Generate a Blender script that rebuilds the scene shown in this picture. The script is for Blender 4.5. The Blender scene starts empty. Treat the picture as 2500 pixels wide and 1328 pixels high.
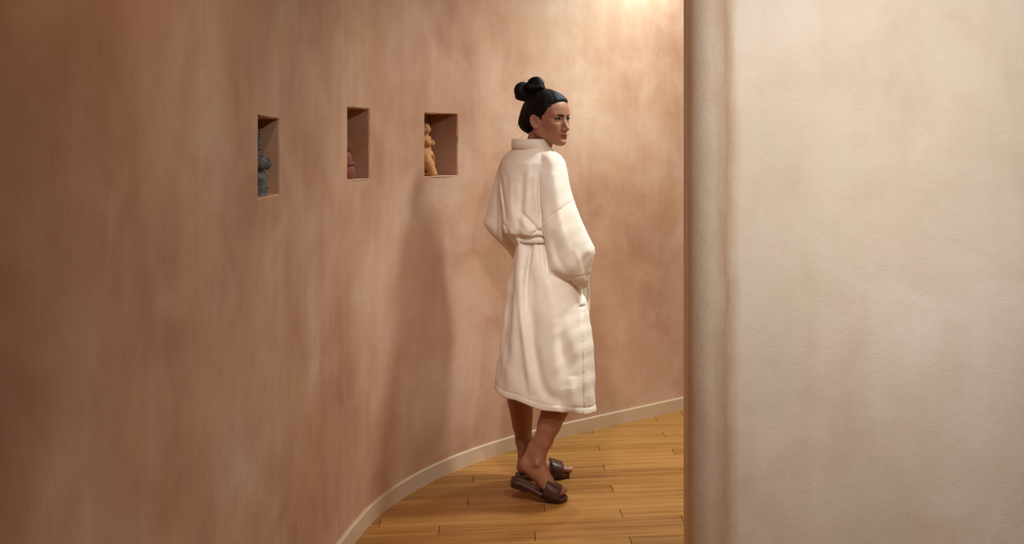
import bpy, bmesh, math, random
import numpy as np
from mathutils import Vector, Matrix

random.seed(7)
rng = np.random.default_rng(7)
scene = bpy.context.scene
C = scene.collection

# ------------------------------------------------------------------ camera
FPX, XC, HY, CAMZ = 2450.0, 1480.0, 340.0, 1.48      # focal length / principal point in photo pixels, eye height
cam_d = bpy.data.cameras.new('camera')
cam_d.sensor_width = 36.0
cam_d.lens = 36.0 * FPX / 2500.0
cam_d.shift_x = (1250.0 - XC) / 2500.0
cam_d.shift_y = -(664.0 - HY) / 2500.0
cam_d.clip_start = 0.05
cam = bpy.data.objects.new('camera', cam_d)
cam.location = (0, 0, CAMZ)
cam.rotation_euler = (math.pi / 2, 0, 0)
C.objects.link(cam)
scene.camera = cam

# ------------------------------------------------------------------ world, exposure
world = bpy.data.worlds.new('world')
scene.world = world
world.use_nodes = True
world.node_tree.nodes['Background'].inputs[0].default_value = (1.0, 0.86, 0.72, 1)
world.node_tree.nodes['Background'].inputs[1].default_value = 0.05
vs = scene.view_settings
vs.view_transform = 'Standard'
vs.look = 'None'
vs.gamma = 1.0
vs.use_curve_mapping = False
vs.exposure = 0.0
try:
    scene.cycles.max_bounces = 8
    scene.cycles.diffuse_bounces = 5
    scene.cycles.caustics_reflective = False
    scene.cycles.caustics_refractive = False
except Exception:
    pass

CEIL = 2.72
# ceiling lamps and added fill lights: x, y, radius, watts, colour, spread in degrees, aim point (None: straight down), label
LAMPS = [
    (0.72, 4.25, 0.12, 35.0, (0.87, 1.0, 1.0), 150, None, 'round ceiling downlight in the curved passage behind the pillar'),
    (0.42, 5.10, 0.09, 19.0, (0.66, 0.92, 1.0), 150, None, 'round ceiling downlight close to the far curved wall'),
    (-0.28, 2.35, 0.08, 1.22, (1.0, 0.97, 0.94), 36, (-0.24, 4.25, 0.72), 'added fill spotlight, out of view, aimed down the passage at the person'),  # added fill, brightens the back of the robe
    (0.72, 1.05, 0.11, 15.8, (0.98, 1.0, 1.0), 110, (0.66, 2.62, 1.02), 'ceiling spotlight can aimed at the cream pillar'),
    (-0.42, 1.95, 0.07, 4.6, (1.0, 0.76, 0.52), 150, None, 'added fill downlight, out of view, brightening the left wall by the niches'),  # added fill, lifts the upper left wall
]


# ------------------------------------------------------------------ helpers
def lin(r, g, b):
    f = lambda c: (c / 255 / 12.92) if c / 255 <= 0.04045 else ((c / 255 + 0.055) / 1.055) ** 2.4
    return (f(r), f(g), f(b), 1.0)


def W(px, py, Y):
    """photo pixel at depth Y -> world point"""
    return np.array([(px - XC) * Y / FPX, Y, CAMZ - (py - HY) * Y / FPX])


def floor_pt(px, py):
    Y = CAMZ * FPX / (py - HY)
    return np.array([(px - XC) * Y / FPX, Y])


def link(name, me, mat=None, parent=None):
    o = bpy.data.objects.new(name, me)
    C.objects.link(o)
    if parent is not None:
        o.parent = parent
    if mat is not None:
        if isinstance(mat, (list, tuple)):
            for m in mat:
                me.materials.append(m)
        else:
            me.materials.append(mat)
    return o


def pymesh(name, verts, faces, smooth=False):
    me = bpy.data.meshes.new(name)
    me.from_pydata([tuple(map(float, v)) for v in verts], [], [tuple(map(int, f)) for f in faces])
    me.update()
    if smooth:
        me.polygons.foreach_set('use_smooth', [True] * len(me.polygons))
    return me


def tag(o, label, cat, group=None):
    o['label'] = label
    o['category'] = cat
    if group:
        o['group'] = group
    return o


def structure(o):
    o['kind'] = 'structure'
    return o


def empty(name, loc):
    o = bpy.data.objects.new(name, None)
    o.empty_display_size = 0.1
    o.location = tuple(map(float, loc))
    C.objects.link(o)
    return o


# ------------------------------------------------------------------ materials
def newmat(name):
    m = bpy.data.materials.new(name)
    m.use_nodes = True
    nt = m.node_tree
    b = nt.nodes['Principled BSDF']
    return m, nt, b


def nd(nt, t, **kw):
    n = nt.nodes.new(t)
    for k, v in kw.items():
        setattr(n, k, v)
    return n


def mapping(nt, coord, scale, loc=(0, 0, 0), rot=(0, 0, 0)):
    m = nd(nt, 'ShaderNodeMapping')
    m.inputs['Scale'].default_value = scale
    m.inputs['Location'].default_value = loc
    m.inputs['Rotation'].default_value = rot
    nt.links.new(coord, m.inputs['Vector'])
    return m.outputs[0]


def noise(nt, vec, scale, detail=4, rough=0.55, dist=0.0):
    n = nd(nt, 'ShaderNodeTexNoise')
    n.inputs['Scale'].default_value = scale
    n.inputs['Detail'].default_value = detail
    n.inputs['Roughness'].default_value = rough
    n.inputs['Distortion'].default_value = dist
    nt.links.new(vec, n.inputs['Vector'])
    return n.outputs['Fac']


def ramp(nt, fac, stops):
    r = nd(nt, 'ShaderNodeValToRGB')
    e = r.color_ramp.elements
    while len(e) < len(stops):
        e.new(0.5)
    for el, (p, c) in zip(e, stops):
        el.position = p
        el.color = c
    nt.links.new(fac, r.inputs[0])
    return r.outputs[0]


def mix(nt, fac, a, b, mode='MIX'):
    m = nd(nt, 'ShaderNodeMix', data_type='RGBA', blend_type=mode)
    for sock, v in ((m.inputs[0], fac), (m.inputs[6], a), (m.inputs[7], b)):
        if hasattr(v, 'links') or isinstance(v, bpy.types.NodeSocket):
            nt.links.new(v, sock)
        else:
            sock.default_value = v
    return m.outputs[2]


def math_n(nt, op, a, b=None, c=None):
    m = nd(nt, 'ShaderNodeMath', operation=op)
    for i, v in enumerate((a, b, c)):
        if v is None:
            continue
        if isinstance(v, bpy.types.NodeSocket):
            nt.links.new(v, m.inputs[i])
        else:
            m.inputs[i].default_value = v
    return m.outputs[0]


def bump(nt, height, strength, dist, bsdf, prev=None):
    b = nd(nt, 'ShaderNodeBump')
    b.inputs['Strength'].default_value = strength
    b.inputs['Distance'].default_value = dist
    nt.links.new(height, b.inputs['Height'])
    if prev is not None:
        nt.links.new(prev, b.inputs['Normal'])
    if bsdf is not None:
        nt.links.new(b.outputs[0], bsdf.inputs['Normal'])
    return b.outputs[0]


def obj_coord(nt):
    return nd(nt, 'ShaderNodeTexCoord').outputs['Object']


def plaster(name, dark, mid, light, tint, fine_amount=0.3, rough=0.62, grain=0.25):
    """trowelled pigmented plaster: clouds, vertical streaks, fine grain"""
    m, nt, b = newmat(name)
    co = obj_coord(nt)
    cloud = noise(nt, mapping(nt, co, (1, 1, 0.75)), 1.5, 4, 0.52, 0.4)
    streak = noise(nt, mapping(nt, co, (6.5, 6.5, 0.8)), 1.3, 6, 0.62, 0.35)
    patch = noise(nt, mapping(nt, co, (1, 1, 1), (3.1, 1.7, 5.2)), 4.2, 5, 0.56, 0.6)
    f = math_n(nt, 'ADD', math_n(nt, 'MULTIPLY', cloud, 0.52),
               math_n(nt, 'ADD', math_n(nt, 'MULTIPLY', streak, 0.18), math_n(nt, 'MULTIPLY', patch, 0.30)))
    col = ramp(nt, f, [(0.33, dark), (0.50, mid), (0.68, light)])
    tn = noise(nt, mapping(nt, co, (1, 1, 1), (9, 4, 2)), 2.6, 4, 0.6, 0.8)
    tf = ramp(nt, tn, [(0.45, (0, 0, 0, 1)), (0.72, (fine_amount,) * 3 + (1,))])
    col = mix(nt, tf, col, tint)
    nt.links.new(col, b.inputs['Base Color'])
    b.inputs['Roughness'].default_value = rough
    b.inputs['Specular IOR Level'].default_value = 0.25
    fine = noise(nt, mapping(nt, co, (1, 1, 1)), 260, 3, 0.7)
    fine2 = noise(nt, mapping(nt, co, (1, 1, 0.8)), 30, 5, 0.6)
    n1 = bump(nt, fine2, 0.22, 0.006, None)
    bump(nt, fine, grain, 0.0025, b, n1)
    return m


M_clay = plaster('clay_plaster', lin(154, 104, 77), lin(186, 143, 117), lin(206, 171, 147), lin(184, 140, 102), 0.5)
M_cream = plaster('cream_plaster', lin(198, 170, 146), lin(219, 198, 176), lin(230, 215, 198), lin(206, 191, 164), 0.5, 0.7, 0.45)
M_ceil = plaster('ceiling_plaster', lin(150, 118, 96), lin(170, 138, 116), lin(186, 156, 134), lin(170, 142, 116), 0.3)


def simple(name, col, rough=0.5, spec=0.5, nscale=None, namt=0.2, bscale=None, bstr=0.2, bdist=0.002):
    m, nt, b = newmat(name)
    b.inputs['Roughness'].default_value = rough
    b.inputs['Specular IOR Level'].default_value = spec
    co = obj_coord(nt)
    if nscale:
        n = noise(nt, co, nscale, 5, 0.6)
        d = tuple(c * (1 - namt) for c in col[:3]) + (1,)
        l = tuple(min(1, c * (1 + namt)) for c in col[:3]) + (1,)
        nt.links.new(ramp(nt, n, [(0.3, d), (0.7, l)]), b.inputs['Base Color'])
    else:
        b.inputs['Base Color'].default_value = col
    if bscale:
        bump(nt, noise(nt, co, bscale, 4, 0.6), bstr, bdist, b)
    return m


M_base = simple('baseboard_paint', lin(200, 172, 143), 0.45, 0.4, 6, 0.06, 60, 0.1)
M_sub = simple('subfloor', lin(60, 38, 20), 0.9, 0.1, 8, 0.1)


def bamboo():
    m, nt, b = newmat('bamboo_plank')
    tc = nd(nt, 'ShaderNodeTexCoord')
    oi = nd(nt, 'ShaderNodeObjectInfo')
    vm = nd(nt, 'ShaderNodeVectorMath', operation='ADD')
    cx = nd(nt, 'ShaderNodeCombineXYZ')
    nt.links.new(math_n(nt, 'MULTIPLY', oi.outputs['Random'], 37.0), cx.inputs[0])
    nt.links.new(math_n(nt, 'MULTIPLY', oi.outputs['Random'], 91.0), cx.inputs[1])
    nt.links.new(tc.outputs['Object'], vm.inputs[0])
    nt.links.new(cx.outputs[0], vm.inputs[1])
    co = vm.outputs[0]
    strips = noise(nt, mapping(nt, co, (1.2, 42, 1)), 1.0, 4, 0.55)
    grain = noise(nt, mapping(nt, co, (5, 420, 1)), 1.0, 3, 0.6)
    tone = noise(nt, mapping(nt, co, (1.5, 6, 1)), 1.0, 3, 0.5)
    f = math_n(nt, 'ADD', math_n(nt, 'MULTIPLY', strips, 0.6), math_n(nt, 'ADD', math_n(nt, 'MULTIPLY', grain, 0.25), math_n(nt, 'MULTIPLY', tone, 0.25)))
    f = math_n(nt, 'ADD', f, math_n(nt, 'MULTIPLY', math_n(nt, 'SUBTRACT', oi.outputs['Random'], 0.5), 0.16))
    col = ramp(nt, f, [(0.34, lin(122, 73, 30)), (0.54, lin(160, 107, 50)), (0.76, lin(182, 130, 70))])
    # bamboo nodes: short dark ticks across single strips
    kn = nd(nt, 'ShaderNodeTexVoronoi')
    kn.inputs['Scale'].default_value = 1.0
    kn.inputs['Randomness'].default_value = 1.0
    nt.links.new(mapping(nt, co, (7.5, 46, 1)), kn.inputs['Vector'])
    kf = ramp(nt, kn.outputs['Distance'], [(0.03, (0.55,) * 3 + (1,)), (0.2, (0, 0, 0, 1))])
    col = mix(nt, kf, col, lin(112, 62, 26))
    nt.links.new(col, b.inputs['Base Color'])
    b.inputs['Roughness'].default_value = 0.42
    b.inputs['Specular IOR Level'].default_value = 0.35
    bump(nt, grain, 0.06, 0.001, b)
    return m


M_bamboo = bamboo()


# ------------------------------------------------------------------ lamps
def disc_mesh(name, r, z, n=32, up=False):
    vs_ = [(r * math.cos(2 * math.pi * i / n), r * math.sin(2 * math.pi * i / n), z) for i in range(n)]
    return pymesh(name, vs_, [tuple(range(n)) if up else tuple(range(n))[::-1]])


M_trim = simple('lamp_trim', lin(225, 215, 200), 0.4, 0.5, 20, 0.03)
M_glow, _nt, _b = newmat('lamp_glow')
_b.inputs['Emission Color'].default_value = (1, 0.88, 0.72, 1)
_b.inputs['Emission Strength'].default_value = 4.0
def lathe(prof, n=40):
    v, f = [], []
    m_ = len(prof)
    for i in range(n):
        a = 2 * math.pi * i / n
        for (rr, zz) in prof:
            v.append((rr * math.cos(a), rr * math.sin(a), zz))
    for i in range(n):
        j = (i + 1) % n
        for k in range(m_ - 1):
            f.append((i * m_ + k, j * m_ + k, j * m_ + k + 1, i * m_ + k + 1))
    return v, f


for (lx, ly, lr, lw, lc, spread, aim, lab) in LAMPS:
    root = empty('ceiling_light', (lx, ly, CEIL))
    tag(root, lab, 'ceiling light', 'ceiling lamps')
    if aim is None:
        v, f = lathe([(lr + 0.035, -0.0005), (lr + 0.03, -0.012), (lr + 0.006, -0.014), (lr, -0.003)])
        link('trim_ring', pymesh('trim_ring', v, f, True), M_trim, root)
        link('diffuser', disc_mesh('diffuser', lr, -0.003), M_glow, root)
        rot, pos = (0, 0, 0), Vector((0, 0, -0.012))
    else:
        v, f = lathe([(0.001, -0.0005), (0.055, -0.0005), (0.055, -0.015), (0.014, -0.018), (0.012, -0.075), (0.001, -0.075)])
        link('mount', pymesh('mount', v, f), M_trim, root)
        d = Vector(aim) - Vector((lx, ly, CEIL - 0.12))
        q = d.to_track_quat('-Z', 'Y')
        c0 = Vector((0, 0, -0.12))
        v, f = lathe([(0.001, 0.075), (lr * 0.8, 0.075), (lr + 0.008, 0.03), (lr + 0.008, -0.075), (lr, -0.075), (lr, -0.055)])
        v = [tuple(q @ Vector(p_) + c0) for p_ in v]
        link('lamp_head', pymesh('lamp_head', v, f), M_trim, root)
        dm = disc_mesh('diffuser', lr, -0.056)
        for vv_ in dm.vertices:
            vv_.co = q @ vv_.co + c0
        link('diffuser', dm, M_glow, root)
        rot, pos = q.to_euler(), q @ Vector((0, 0, -0.070)) + c0
    ld = bpy.data.lights.new('lamp', 'AREA')
    ld.shape = 'DISK'
    ld.size = lr * 2
    ld.energy = lw
    ld.color = lc
    ld.spread = math.radians(spread)
    lo = bpy.data.objects.new('lamp', ld)
    lo.location = pos
    lo.rotation_euler = rot
    lo.parent = root
    C.objects.link(lo)

# ------------------------------------------------------------------ the curved wall
BB_PX = [(1678, 998.5), (1520, 1034.5), (1349, 1074), (1261, 1097.7), (1160, 1130.8), (1088, 1160.5),
         (1016, 1197), (944, 1245), (908, 1277.7), (866.6, 1326)]
pts = [floor_pt(*p) for p in BB_PX]
d0 = pts[0] - pts[2]
d0 /= np.linalg.norm(d0)
ctrl = [pts[0] + d0 * 3.2 + np.array([0, -0.25]), pts[0] + d0 * 1.6 + np.array([0, -0.06]), pts[0] + d0 * 0.7] + pts + [
    np.array([-0.932, 3.42]), np.array([-0.936, 3.0]), np.array([-0.928, 2.5]), np.array([-0.925, 1.7]),
    np.array([-0.93, 0.6]), np.array([-0.95, -0.6]), np.array([-0.97, -1.9])]
ctrl = np.array(ctrl)


def catmull(P, n=24):
    out = []
    for i in range(len(P) - 1):
        p0, p1, p2, p3 = P[max(i - 1, 0)], P[i], P[i + 1], P[min(i + 2, len(P) - 1)]
        t1 = np.linalg.norm(p1 - p0) ** 0.5 or 1e-3
        t2 = np.linalg.norm(p2 - p1) ** 0.5
        t3 = np.linalg.norm(p3 - p2) ** 0.5 or 1e-3
        m1 = (p1 - p0) / t1 - (p2 - p0) / (t1 + t2) + (p2 - p1) / t2 if i > 0 else (p2 - p1) / t2
        m2 = (p2 - p1) / t2 - (p3 - p1) / (t2 + t3) + (p3 - p2) / t3 if i < len(P) - 2 else (p2 - p1) / t2
        m1, m2 = m1 * t2, m2 * t2
        for k in range(n):
            t = k / n
            out.append((2 * t**3 - 3 * t**2 + 1) * p1 + (t**3 - 2 * t**2 + t) * m1 + (-2 * t**3 + 3 * t**2) * p2 + (t**3 - t**2) * m2)
    out.append(P[-1])
    return np.array(out)


curve = catmull(ctrl)
for _ in range(30):      # iron out wobble of the measured points
    curve[1:-1] = 0.25 * curve[:-2] + 0.5 * curve[1:-1] + 0.25 * curve[2:]
seg = np.linalg.norm(np.diff(curve, axis=0), axis=1)
S = np.concatenate([[0], np.cumsum(seg)])
SL = S[-1]


def cpos(s):
    return np.array([np.interp(s, S, curve[:, 0]), np.interp(s, S, curve[:, 1])])


def ctan(s):
    t = cpos(min(s + 0.02, SL)) - cpos(max(s - 0.02, 0))
    return t / np.linalg.norm(t)


def cnorm_in(s):         # pointing into the passage
    t = ctan(s)
    return np.array([-t[1], t[0]])


BB_T, BB_H = 0.014, 0.067


def wall_pt(s, off=0.0):     # off > 0: deeper into the wall
    return cpos(s) - cnorm_in(s) * (BB_T + off)


s_dense = np.linspace(0.5, SL - 0.3, 4000)
wp = np.array([wall_pt(s) for s in s_dense])
px_dense = XC + wp[:, 0] / wp[:, 1] * FPX


def s_at_px(px):
    ok = (wp[:, 1] > 1.0) & (px_dense < 1700)
    o = np.argsort(px_dense[ok])
    return float(np.interp(px, px_dense[ok][o], s_dense[ok][o]))


# photo corners of the niches: x left, x right, y top-left, y top-right, y bottom-left, y bottom-right
NICHES = [(1037.5, 1117, 277, 279.5, 430.5, 427.5), (848.5, 902, 262.5, 266.5, 440, 435), (630.5, 682, 283, 292, 484, 473)]
niches = []
for (xl, xr, tl, tr, bl, br) in NICHES:
    s0, s1 = s_at_px(xr), s_at_px(xl)          # s grows from right to left
    Y0, Y1 = wall_pt(s0)[1], wall_pt(s1)[1]
    zf = lambda y, Y: CAMZ - (y - HY) * Y / FPX
    niches.append(dict(s0=s0, s1=s1, t0=zf(tr, Y0), t1=zf(tl, Y1), b0=zf(br, Y0), b1=zf(bl, Y1)))
ss = sorted(set(list(np.linspace(0, SL, 120))))
e = 0.004
zt_s, zt_v, zb_v = [0], [niches[0]['t0']], [niches[0]['b0']]
cols = [s for s in ss if not any(n_['s0'] - 0.03 < s < n_['s1'] + 0.03 for n_ in niches)]
for n_ in niches:
    cols += [n_['s0'] - e, n_['s1'] + e] + list(np.linspace(n_['s0'], n_['s1'], 6)[1:-1])
    zt_s += [n_['s0'] - e, n_['s1'] + e]
    zt_v += [n_['t0'] + e, n_['t1'] + e]
    zb_v += [n_['b0'] - e, n_['b1'] - e]
zt_s.append(SL); zt_v.append(zt_v[-1]); zb_v.append(zb_v[-1])
cols = sorted(cols)
verts, faces, smooth = [], [], []
rowsN = [4, 3, 4]
for s in cols:
    p = wall_pt(s)
    zt, zb = np.interp(s, zt_s, zt_v), np.interp(s, zt_s, zb_v)
    zs = list(np.linspace(-0.02, zb, rowsN[0] + 1)) + list(np.linspace(zb, zt, rowsN[1] + 1))[1:] + list(np.linspace(zt, CEIL + 0.02, rowsN[2] + 1))[1:]
    verts += [(p[0], p[1], z) for z in zs]
R = sum(rowsN) + 1
for i in range(len(cols) - 1):
    mid_s = 0.5 * (cols[i] + cols[i + 1])
    inn = any(n_['s0'] - e <= mid_s <= n_['s1'] + e for n_ in niches)
    for k in range(R - 1):
        if inn and rowsN[0] <= k < rowsN[0] + rowsN[1]:
            continue
        faces.append((i * R + k, i * R + k + 1, (i + 1) * R + k + 1, (i + 1) * R + k))
        smooth.append(True)
NDEP = 0.17
for n_ in niches:
    def corner(which, dep, grow):
        s = n_['s0'] - grow if which in (0, 3) else n_['s1'] + grow
        z = {0: n_['b0'] - grow, 1: n_['b1'] - grow, 2: n_['t1'] + grow, 3: n_['t0'] + grow}[which]
        sm = 0.5 * (n_['s0'] + n_['s1'])
        p = wall_pt(s) - cnorm_in(sm) * dep
        return (p[0], p[1], z)
    NS = 10
    rings = []
    for d, g, jit in ((0.0, e, 0.0), (0.0045, 0.0, 0.0011), (NDEP, 0.0, 0.0)):
        cs = [np.array(corner(k, d, g)) for k in range(4)]
        ring = []
        for k in range(4):
            for q_ in range(NS):
                pt_ = cs[k] + (cs[(k + 1) % 4] - cs[k]) * q_ / NS
                ring.append(tuple(pt_ + rng.normal(0, jit, 3) if jit else pt_))
        rings.append(ring)
    base = len(verts)
    m4 = 4 * NS
    for ring in rings:
        verts += ring
    for ri in range(2):
        for k in range(m4):
            j = (k + 1) % m4
            faces.append((base + ri * m4 + k, base + ri * m4 + j, base + (ri + 1) * m4 + j, base + (ri + 1) * m4 + k)); smooth.append(False)
    faces.append(tuple(range(base + 2 * m4, base + 3 * m4))); smooth.append(False)
me = pymesh('wall_left', verts, faces)
me.polygons.foreach_set('use_smooth', smooth)
structure(link('wall_left', me, M_clay))

# baseboard following the curve
v, f = [], []
prof = [(0.0, -0.002), (0.0, BB_H - 0.003), (0.003, BB_H), (BB_T + 0.006, BB_H + 0.0005)]
bs = np.linspace(0, SL, 220)
for s in bs:
    p, nn = cpos(s), cnorm_in(s)
    for (d, z) in prof:
        q = p - nn * d
        v.append((q[0], q[1], z))
for i in range(len(bs) - 1):
    for k in range(3):
        f.append((i * 4 + k, i * 4 + k + 1, (i + 1) * 4 + k + 1, (i + 1) * 4 + k))
me = pymesh('baseboard_left', v, f)
sm = []
for i in range(len(bs) - 1):
    sm += [True, False, True]
me.polygons.foreach_set('use_smooth', [False] * len(me.polygons))
structure(link('baseboard_left', me, M_base))

# ------------------------------------------------------------------ the rounded pillar wall on the right
PE = 0.0
Yf = 2.62
edge_x = (1678.5 - XC) / FPX
rad = 0.13
cx_ = edge_x * (Yf + rad) + rad * 1.003
plan = []
# front face from the right end to the rounded corner
for x in np.linspace(3.0, cx_ + 0.02, 24):
    t = (x - cx_) / 2.5
    plan.append((x, Yf - 0.05 * t + 0.003 * math.exp(-((x - cx_ - 0.02) / 0.08) ** 2)))
for a in np.linspace(0, math.pi / 2, 18):
    plan.append((cx_ - rad * math.sin(a), Yf + 0.003 * (1 - a / (math.pi / 2)) + rad * (1 - math.cos(a))))
for p in catmull(np.array([(cx_ - rad, Yf + rad), (cx_ - rad + 0.02, 3.05), (0.30, 3.45), (0.75, 3.80), (1.35, 4.20), (2.2, 4.85), (3.0, 5.4)]), 8)[1:]:
    plan.append((p[0], p[1]))
v, f = [], []
zs = np.linspace(-0.02, CEIL + 0.02, 12)
for (x, y) in plan:
    v += [(x, y, z) for z in zs]
n = len(plan)
for i in range(n):
    j = (i + 1) % n
    for k in range(len(zs) - 1):
        f.append((i * len(zs) + k, i * len(zs) + k + 1, j * len(zs) + k + 1, j * len(zs) + k))
me = pymesh('wall_right', v, f, True)
M_pillar = M_cream.copy()
M_pillar.name = 'pillar_plaster'
nt = M_pillar.node_tree
bs_ = nt.nodes['Principled BSDF']
src_ = bs_.inputs['Base Color'].links[0].from_socket
co_ = obj_coord(nt)
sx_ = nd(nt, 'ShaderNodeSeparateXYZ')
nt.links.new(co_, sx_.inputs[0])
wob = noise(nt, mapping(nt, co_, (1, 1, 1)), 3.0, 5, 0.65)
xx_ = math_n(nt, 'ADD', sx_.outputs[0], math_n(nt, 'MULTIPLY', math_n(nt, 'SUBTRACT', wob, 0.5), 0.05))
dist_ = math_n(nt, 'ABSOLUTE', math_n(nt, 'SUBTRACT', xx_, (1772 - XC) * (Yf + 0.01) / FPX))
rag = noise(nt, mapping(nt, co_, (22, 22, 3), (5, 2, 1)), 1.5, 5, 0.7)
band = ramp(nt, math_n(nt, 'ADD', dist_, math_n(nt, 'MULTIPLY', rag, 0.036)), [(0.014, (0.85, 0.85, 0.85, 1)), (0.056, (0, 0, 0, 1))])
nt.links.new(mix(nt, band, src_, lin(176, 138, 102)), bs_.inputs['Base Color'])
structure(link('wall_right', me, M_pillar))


def slab(name, x0, x1, y0, y1, z0, z1, mat):
    vv = [(x, y, z) for x in (x0, x1) for y in (y0, y1) for z in (z0, z1)]
    ff = [(0, 1, 3, 2), (4, 6, 7, 5), (0, 4, 5, 1), (2, 3, 7, 6), (0, 2, 6, 4), (1, 5, 7, 3)]
    o = link(name, pymesh(name, vv, ff), mat)
    return structure(o)


slab('wall_back', -1.1, 3.1, -1.75, -1.6, -0.02, CEIL + 0.02, M_clay)
slab('wall_side', 3.0, 3.12, -1.75, 8.4, -0.02, CEIL + 0.02, M_clay)
slab('ceiling', -1.3, 3.2, -1.8, 8.4, CEIL, CEIL + 0.08, M_ceil)
floor = slab('floor', -1.3, 3.2, -1.8, 8.4, -0.05, -0.012, M_sub)

# ------------------------------------------------------------------ bamboo planks
PW, PL = 0.0946, 0.938
ANG = math.atan(0.108)
ux = np.array([math.cos(ANG), math.sin(ANG)])
uy = np.array([-math.sin(ANG), math.cos(ANG)])


def plank_mesh(L, w, gap=0.0007, endgap=0.0009, ch=0.0012, h=0.011):
    x0, x1, y0, y1 = endgap, L - endgap, -w / 2 + gap, w / 2 - gap
    vv = [(x0, y0, -h), (x1, y0, -h), (x1, y1, -h), (x0, y1, -h),
          (x0, y0, -ch), (x1, y0, -ch), (x1, y1, -ch), (x0, y1, -ch),
          (x0 + ch, y0 + ch * .6, 0), (x1 - ch, y0 + ch * .6, 0), (x1 - ch, y1 - ch * .6, 0), (x0 + ch, y1 - ch * .6, 0)]
    ff = [(8, 9, 10, 11)]
    for k in range(4):
        j = (k + 1) % 4
        ff += [(k, j, 4 + j, 4 + k), (4 + k, 4 + j, 8 + j, 8 + k)]
    return vv, ff


pv, pf = plank_mesh(PL, PW)
plank_me = pymesh('plank', pv, pf)
plank_me.materials.append(M_bamboo)
# anchor: the plank line through the joint whose lower end shows at (1520, 1264)
anc = floor_pt(1520, 1264)
v_anchor = float(anc @ uy)


def u_of(px, py):
    return float(floor_pt(px, py) @ ux)


# joint offsets along the row, by row counted away from the camera starting at the anchor row
J = {0: u_of(1516.5, 1252), 1: u_of(1329, 1238), 2: u_of(1143, 1223), 3: u_of(1494, 1190), 4: u_of(1494, 1190) - 0.31,
     5: u_of(1155, 1166), 6: u_of(1474, 1138), 7: u_of(1474, 1138) - 0.33, 8: u_of(1642, 1099), 9: u_of(1462, 1093),
     10: u_of(1462, 1093) - 0.3, 11: u_of(1619, 1057), -1: u_of(1668, 1270), -2: u_of(1306.5, 1311), -3: u_of(1538, 1314),
     12: u_of(1447, 1055), 14: u_of(1601, 1020)}
rest_v, rest_f = [], []
count = 0
for r in range(-58, 50):
    vrow = v_anchor + PW * (r + 0.5)
    j0 = J.get(r, [0.0, 0.33, 0.62][r % 3] + random.uniform(-0.05, 0.05))
    k0 = math.floor((-2.2 - j0) / PL)
    for k in range(k0, k0 + 7):
        u0 = j0 + k * PL
        c = ux * (u0 + PL / 2) + uy * vrow
        if not (-1.55 < c[0] < 3.2 and -1.7 < c[1] < 8.2):
            continue
        org = ux * u0 + uy * vrow
        near = 3.4 < c[1] < 6.0 and -1.5 < c[0] < 1.25
        # leave out planks lying wholly beyond the curved wall
        i_ = np.argmin((curve[:, 0] - (c[0] + 0.45 * ux[0])) ** 2 + (curve[:, 1] - (c[1] + 0.45 * ux[1])) ** 2)
        e2 = c + 0.47 * ux
        side = (e2 - curve[i_]) @ cnorm_in(S[i_])
        if side < -0.05:
            continue
        if near:
            o = bpy.data.objects.new('plank', plank_me)
            o.location = (org[0], org[1], 0)
            o.rotation_euler = (0, 0, ANG)
            C.objects.link(o)
            o.parent = floor
            count += 1
        else:
            b0 = len(rest_v)
            for (x, y, z) in pv:
                q = org + ux * x + uy * y
                rest_v.append((q[0], q[1], z))
            rest_f += [tuple(i + b0 for i in ff) for ff in pf]
o = link('plank_field', pymesh('plank_field', rest_v, rest_f), M_bamboo, floor)
o['kind'] = 'stuff'

# ------------------------------------------------------------------ implicit surfaces on a rectilinear grid
def axis(*segs):
    out = []
    for lo, hi, st in segs:
        n_ = max(1, int(round((hi - lo) / st)))
        out += list(lo + (hi - lo) * np.arange(n_) / n_)
    out.append(segs[-1][1])
    return np.array(out)


def smin(a, b, k):
    if k <= 0:
        return np.minimum(a, b)
    h = np.maximum(k - np.abs(a - b), 0) / k
    return np.minimum(a, b) - h * h * k * 0.25


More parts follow.
